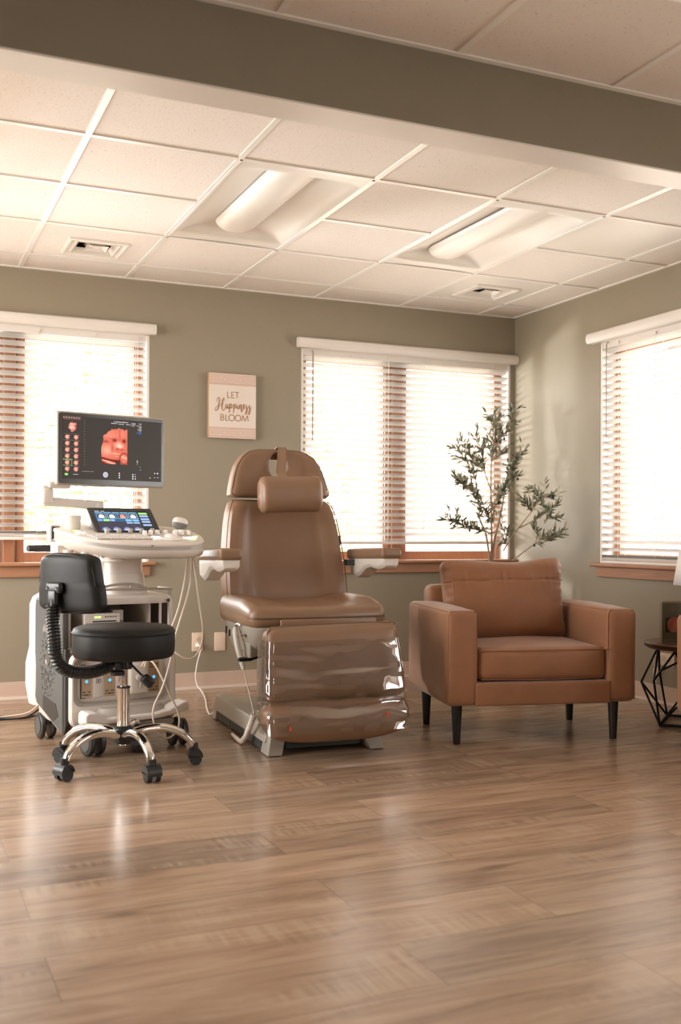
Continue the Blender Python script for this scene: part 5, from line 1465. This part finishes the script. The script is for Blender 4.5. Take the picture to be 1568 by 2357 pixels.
# ------------------------------------------------------------------ side table, card holder, lamp
TX, TY, TH = 3.685, -2.085, .415
e = thing('side_table', 'round dark side table on a faceted black wire base by the wall', 'side table', (TX, TY, 0))
mb = MB(); mb.lathe([(0, TH - .030), (.232, TH - .030), (.245, TH - .022), (.25, TH - .012), (.25, TH - .004), (.247, TH), (0, TH)], n=56); mb.build('tabletop', M['tabletop'], e, angle=30)
mb = MB(); base = []; top = []; mid = []
for k in range(4):
    a = math.radians(177 + 90 * k); base.append(Vector((.215 * math.cos(a), .215 * math.sin(a), .008)))
for k in range(8):
    a = math.radians(180 + 45 * k); mid.append(Vector((.262 * math.cos(a), .262 * math.sin(a), .235 if k % 2 == 0 else .20)))
for k in range(4):
    a = math.radians(200 + 90 * k); top.append(Vector((.20 * math.cos(a), .20 * math.sin(a), TH - .032)))
rd = .0055
for k in range(4):
    mb.cyl(base[k], base[(k + 1) % 4], .0075, n=8)
    mb.cyl(base[k], mid[2 * k], rd, n=8); mb.cyl(base[k], mid[(2 * k + 1) % 8], rd, n=8); mb.cyl(base[k], mid[(2 * k - 1) % 8], rd, n=8)
    mb.cyl(top[k], mid[2 * k], rd, n=8); mb.cyl(top[k], mid[(2 * k + 1) % 8], rd, n=8); mb.cyl(top[k], top[(k + 1) % 4], rd, n=8)
    mb.cyl(top[k], mid[(2 * k + 2) % 8], rd, n=8)
mb.build('wire_base', M['wire'], e)
e = thing('card_holder', 'clear acrylic stand with an olive card showing an orange scan picture', 'card holder', (TX - .118, TY - .012, TH), math.radians(-3))
mb = MB(); mb.box((0, .006, .108), (.215, .003, .215)); mb.box((0, -.006, .108), (.215, .002, .215)); mb.box((0, -.01, .0025), (.215, .09, .004)); mb.box((0, .012, .108), (.215, .002, .215)) if False else None
mb.build('acrylic_stand', M['acrylic'], e, smooth=False)
def card(u, v):
    c = (.165, .145, .10)
    if v < .04: return (.50, .38, .27)
    if .10 < u < .62 and .385 < v < .74:
        x, y = (u - .10) / .52, (v - .385) / .355
        if x < .12: return (.02, .015, .01)
        k = scan(min(.99, .2 + x * .8), .1 + y * .85)
        d = math.hypot((x - .62) / .55, (y - .5) / .55)
        if d > 1: return (.03, .015, .01)
        return (.75 * (1.1 - .35 * d), .20 + .10 * math.sin(x * 9 + y * 4) , .10 + .04 * math.sin(y * 9))
    r_ = math.hypot((u - .30) * 1.0, (v - .19) * 1.05)
    if abs(r_ - .055) < .008 or (abs(u - .30) < .01 and .14 < v < .24): return (.23, .20, .15)
    return c
pixels('card', card, .205, .210, 80, 80, T(0, -.0042, .108), M['print'], e)
e = thing('table_lamp', 'white shaded table lamp on the round side table, its shade edge showing by the window', 'lamp', (TX + .115, TY + .095, TH))
mb = MB(); mb.lathe([(0, 0), (.055, 0), (.055, .012), (.02, .02), (.03, .06), (.042, .10), (.03, .15), (.012, .18), (.008, .29)], n=24); mb.build('base', M['uslight'], e)
mb = MB(); mb.lathe([(.130, .285), (.100, .47)], n=40); mb.v = mb.v; mb.f = mb.f[:-2]; mb.mi = mb.mi[:-2]; o = mb.build('lamp_shade', M['shade'], e); md = o.modifiers.new('thick', 'SOLIDIFY'); md.thickness = .003

# ------------------------------------------------------------------ olive tree
BR = [
    ([(3.49, -0.45, 0.661), (3.482, -0.45, 0.803), (3.439, -0.47, 0.97), (3.379, -0.5, 1.053), (3.371, -0.5, 1.161), (3.318, -0.52, 1.235), (3.191, -0.55, 1.294)], 3),
    ([(3.498, -0.45, 0.661), (3.498, -0.45, 0.803), (3.502, -0.44, 1.048), (3.51, -0.42, 1.243), (3.525, -0.4, 1.439), (3.56, -0.38, 1.559), (3.58, -0.36, 1.687)], 4),
    ([(3.501, -0.45, 0.79), (3.525, -0.44, 0.919), (3.603, -0.4, 1.115), (3.659, -0.36, 1.281), (3.697, -0.36, 1.381), (3.733, -0.4, 1.446)], 3),
    ([(3.439, -0.47, 0.977), (3.319, -0.52, 0.992), (3.189, -0.58, 1.019), (3.035, -0.64, 1.057)], 0),
    ([(3.371, -0.5, 1.161), (3.345, -0.5, 1.3), (3.274, -0.52, 1.411), (3.169, -0.55, 1.5)], 1),
    ([(3.318, -0.52, 1.235), (3.242, -0.55, 1.258), (3.134, -0.6, 1.334)], 0),
    ([(3.51, -0.42, 1.243), (3.442, -0.45, 1.369), (3.388, -0.5, 1.492), (3.343, -0.5, 1.592)], 1),
    ([(3.442, -0.45, 1.369), (3.329, -0.5, 1.427), (3.27, -0.5, 1.513)], 0),
    ([(3.56, -0.38, 1.559), (3.642, -0.36, 1.617), (3.703, -0.36, 1.712), (3.711, -0.36, 1.779)], 0),
    ([(3.58, -0.36, 1.687), (3.564, -0.36, 1.706), (3.509, -0.4, 1.719)], 0),
    ([(3.58, -0.36, 1.641), (3.61, -0.36, 1.721), (3.595, -0.36, 1.773)], 0),
    ([(3.697, -0.36, 1.381), (3.71, -0.4, 1.432), (3.746, -0.45, 1.496)], 0),
    ([(3.659, -0.36, 1.281), (3.692, -0.38, 1.327), (3.743, -0.42, 1.353)], 0),
    ([(3.525, -0.4, 1.439), (3.586, -0.4, 1.481), (3.645, -0.38, 1.537)], 0),
    ([(3.502, -0.44, 1.048), (3.532, -0.44, 1.146), (3.59, -0.42, 1.206), (3.633, -0.4, 1.312)], 1),
    ([(3.556, -0.5, 0.855), (3.552, -0.62, 0.958), (3.578, -0.78, 1.101), (3.617, -0.82, 1.182), (3.722, -0.86, 1.213)], 2),
    ([(3.578, -0.78, 1.101), (3.574, -0.72, 1.171), (3.549, -0.68, 1.166)], 0),
    ([(3.617, -0.82, 1.182), (3.594, -0.82, 1.23), (3.535, -0.8, 1.23)], 0),
    ([(3.57, -0.66, 1.003), (3.608, -0.78, 1.052), (3.655, -0.84, 1.101), (3.708, -0.88, 1.151)], 1),
    ([(3.655, -0.84, 1.101), (3.67, -0.84, 1.058), (3.715, -0.86, 1.071)], 0),
    ([(3.559, -0.6, 0.793), (3.576, -0.72, 0.859), (3.595, -0.8, 0.903), (3.634, -0.85, 0.923), (3.739, -0.9, 0.972)], 2),
    ([(3.595, -0.8, 0.903), (3.609, -0.8, 0.959), (3.58, -0.8, 0.996)], 0),
    ([(3.634, -0.85, 0.923), (3.679, -0.87, 0.96), (3.694, -0.88, 1.003)], 0),
    ([(3.546, -0.42, 0.802), (3.561, -0.42, 0.88), (3.609, -0.44, 0.919), (3.624, -0.44, 0.997)], 1),
    ([(3.495, -0.44, 1.035), (3.444, -0.46, 1.112), (3.414, -0.46, 1.188)], 0),
    ([(3.51, -0.42, 1.178), (3.55, -0.4, 1.114), (3.519, -0.4, 1.055)], 0),
]
PX, PY = 3.575, -.45
OT = thing('potted_olive_tree', 'slender artificial olive tree in the room corner behind the tan armchair', 'potted plant', (PX, PY, 0))
mb = MB(); mb.lathe([(0, 0), (.115, 0), (.135, .04), (.15, .16), (.145, .28), (.15, .30), (.138, .30), (.132, .25), (0, .25)], n=32); mb.build('basket', M['pot'], OT)
mb = MB(); mb.lathe([(0, .25), (.131, .252), (.10, .262), (0, .268)], n=24); mb.build('soil', M['soil'], OT)
mb = MB()
for dx, tgt in ((-.02, BR[0][0][0]), (.0, BR[1][0][0]), (.02, BR[2][0][0])):
    mb.tube([(dx * .5, 0, .255), (dx + (tgt[0] - PX) * .5, (tgt[1] - PY) * .5, (tgt[2] + .25) / 2), (tgt[0] - PX, tgt[1] - PY, tgt[2])], [.011, .010, .009], n=8)
for i, (pts, k) in enumerate(BR):
    n_ = len(pts); r0 = .0085 if i < 3 else .0042 if i not in (15, 18, 20) else .0045
    mb.tube([(p[0] - PX, p[1] - PY, p[2]) for p in pts], [r0 * (1 - .78 * j / (n_ - 1)) for j in range(n_)], n=7, steps=5)
mb.build('branches', M['bark'], OT)
random.seed(21)
lf = MB(); ol = MB()
def leaf(p, d, L_, wd):
    d = d.normalized(); s_ = d.cross(Vector((random.uniform(-1, 1), random.uniform(-1, 1), random.uniform(-.4, 1)))).normalized(); n_ = s_.cross(d)
    mi = 0 if random.random() < .52 else 1
    prof = [(0, .1), (.2, .75), (.45, 1), (.7, .72), (.9, .3), (1, 0.02)]; L1 = []; 
    for t, w_ in prof:
        c = p + d * (L_ * t) + n_ * (L_ * .10 * math.sin(PI * t) * (1 if mi else -1))
        L1.append((tuple(c - s_ * wd * w_), tuple(c + n_ * wd * .25 * w_), tuple(c + s_ * wd * w_)))
    vs = [q for tr in L1 for q in tr]; fs = []
    for i in range(len(prof) - 1):
        a = i * 3; fs += [(a, a + 1, a + 4, a + 3), (a + 1, a + 2, a + 5, a + 4)]
    lf.add(vs, fs, mi)
def clampw(v):
    v.x = min(v.x, XR - PX - .012); v.y = min(v.y, -PY - .02); return v
for i, (pts, k) in enumerate(BR):
    P_ = [Vector((p[0] - PX, p[1] - PY, p[2])) for p in pts]
    seg = list(zip(P_[:-1], P_[1:]))
    for j, (a, b_) in enumerate(seg):
        if j < k and k < len(seg): continue
        L_ = (b_ - a).length; m = max(3, int(L_ / .0145)); d0 = (b_ - a).normalized()
        for q in range(m):
            p = a.lerp(b_, (q + random.random() * .6) / m)
            for s_ in range(2):
                o_ = Vector((random.uniform(-1, 1), random.uniform(-1, 1) * .8, random.uniform(-.5, 1)))
                dd = (d0 * .85 + o_.normalized() * .85)
                ll = random.uniform(.040, .070)
                if p.x + dd.normalized().x * ll > XR - PX - .006: dd.x = -abs(dd.x)
                if p.y + dd.normalized().y * ll > -PY - .075: dd.y = -abs(dd.y)
                leaf(p, dd, ll, random.uniform(.0046, .0078))
            if random.random() < .50:                    # side twig with its own leaves
                o_ = Vector((random.uniform(-1, 1), random.uniform(-1, .6), random.uniform(-.2, 1))).normalized(); dd = (d0 * .6 + o_).normalized(); tl = random.uniform(.05, .10)
                if p.x + dd.x * (tl + .06) > XR - PX - .01: dd.x = -abs(dd.x)
                if p.y + dd.y * (tl + .06) > -PY - .08: dd.y = -abs(dd.y)
                lf.tube([tuple(p), tuple(p + dd * tl)], [.0014, .0008], n=4, smooth=False, mi=1)
                for w_ in range(6):
                    pp = p + dd * tl * (w_ + 1) / 6; oo = Vector((random.uniform(-1, 1), random.uniform(-1, .8), random.uniform(-.6, 1))).normalized(); d2 = dd * .9 + oo * .7; ll = random.uniform(.030, .055)
                    if pp.x + d2.normalized().x * ll > XR - PX - .006: d2.x = -abs(d2.x)
                    leaf(pp, d2, ll, random.uniform(.004, .0068))
            if random.random() < .05: ol.M = T(*(p + Vector((random.uniform(-.02, .02), -.01, -.012)))); ol.lathe([(0, -.011), (.006, -.007), (.008, 0), (.006, .008), (0, .011)], n=10)
lf.build('leaves', [M['leaf'], M['leafp']], OT, smooth=False)
ol.build('olives', M['olive'], OT)
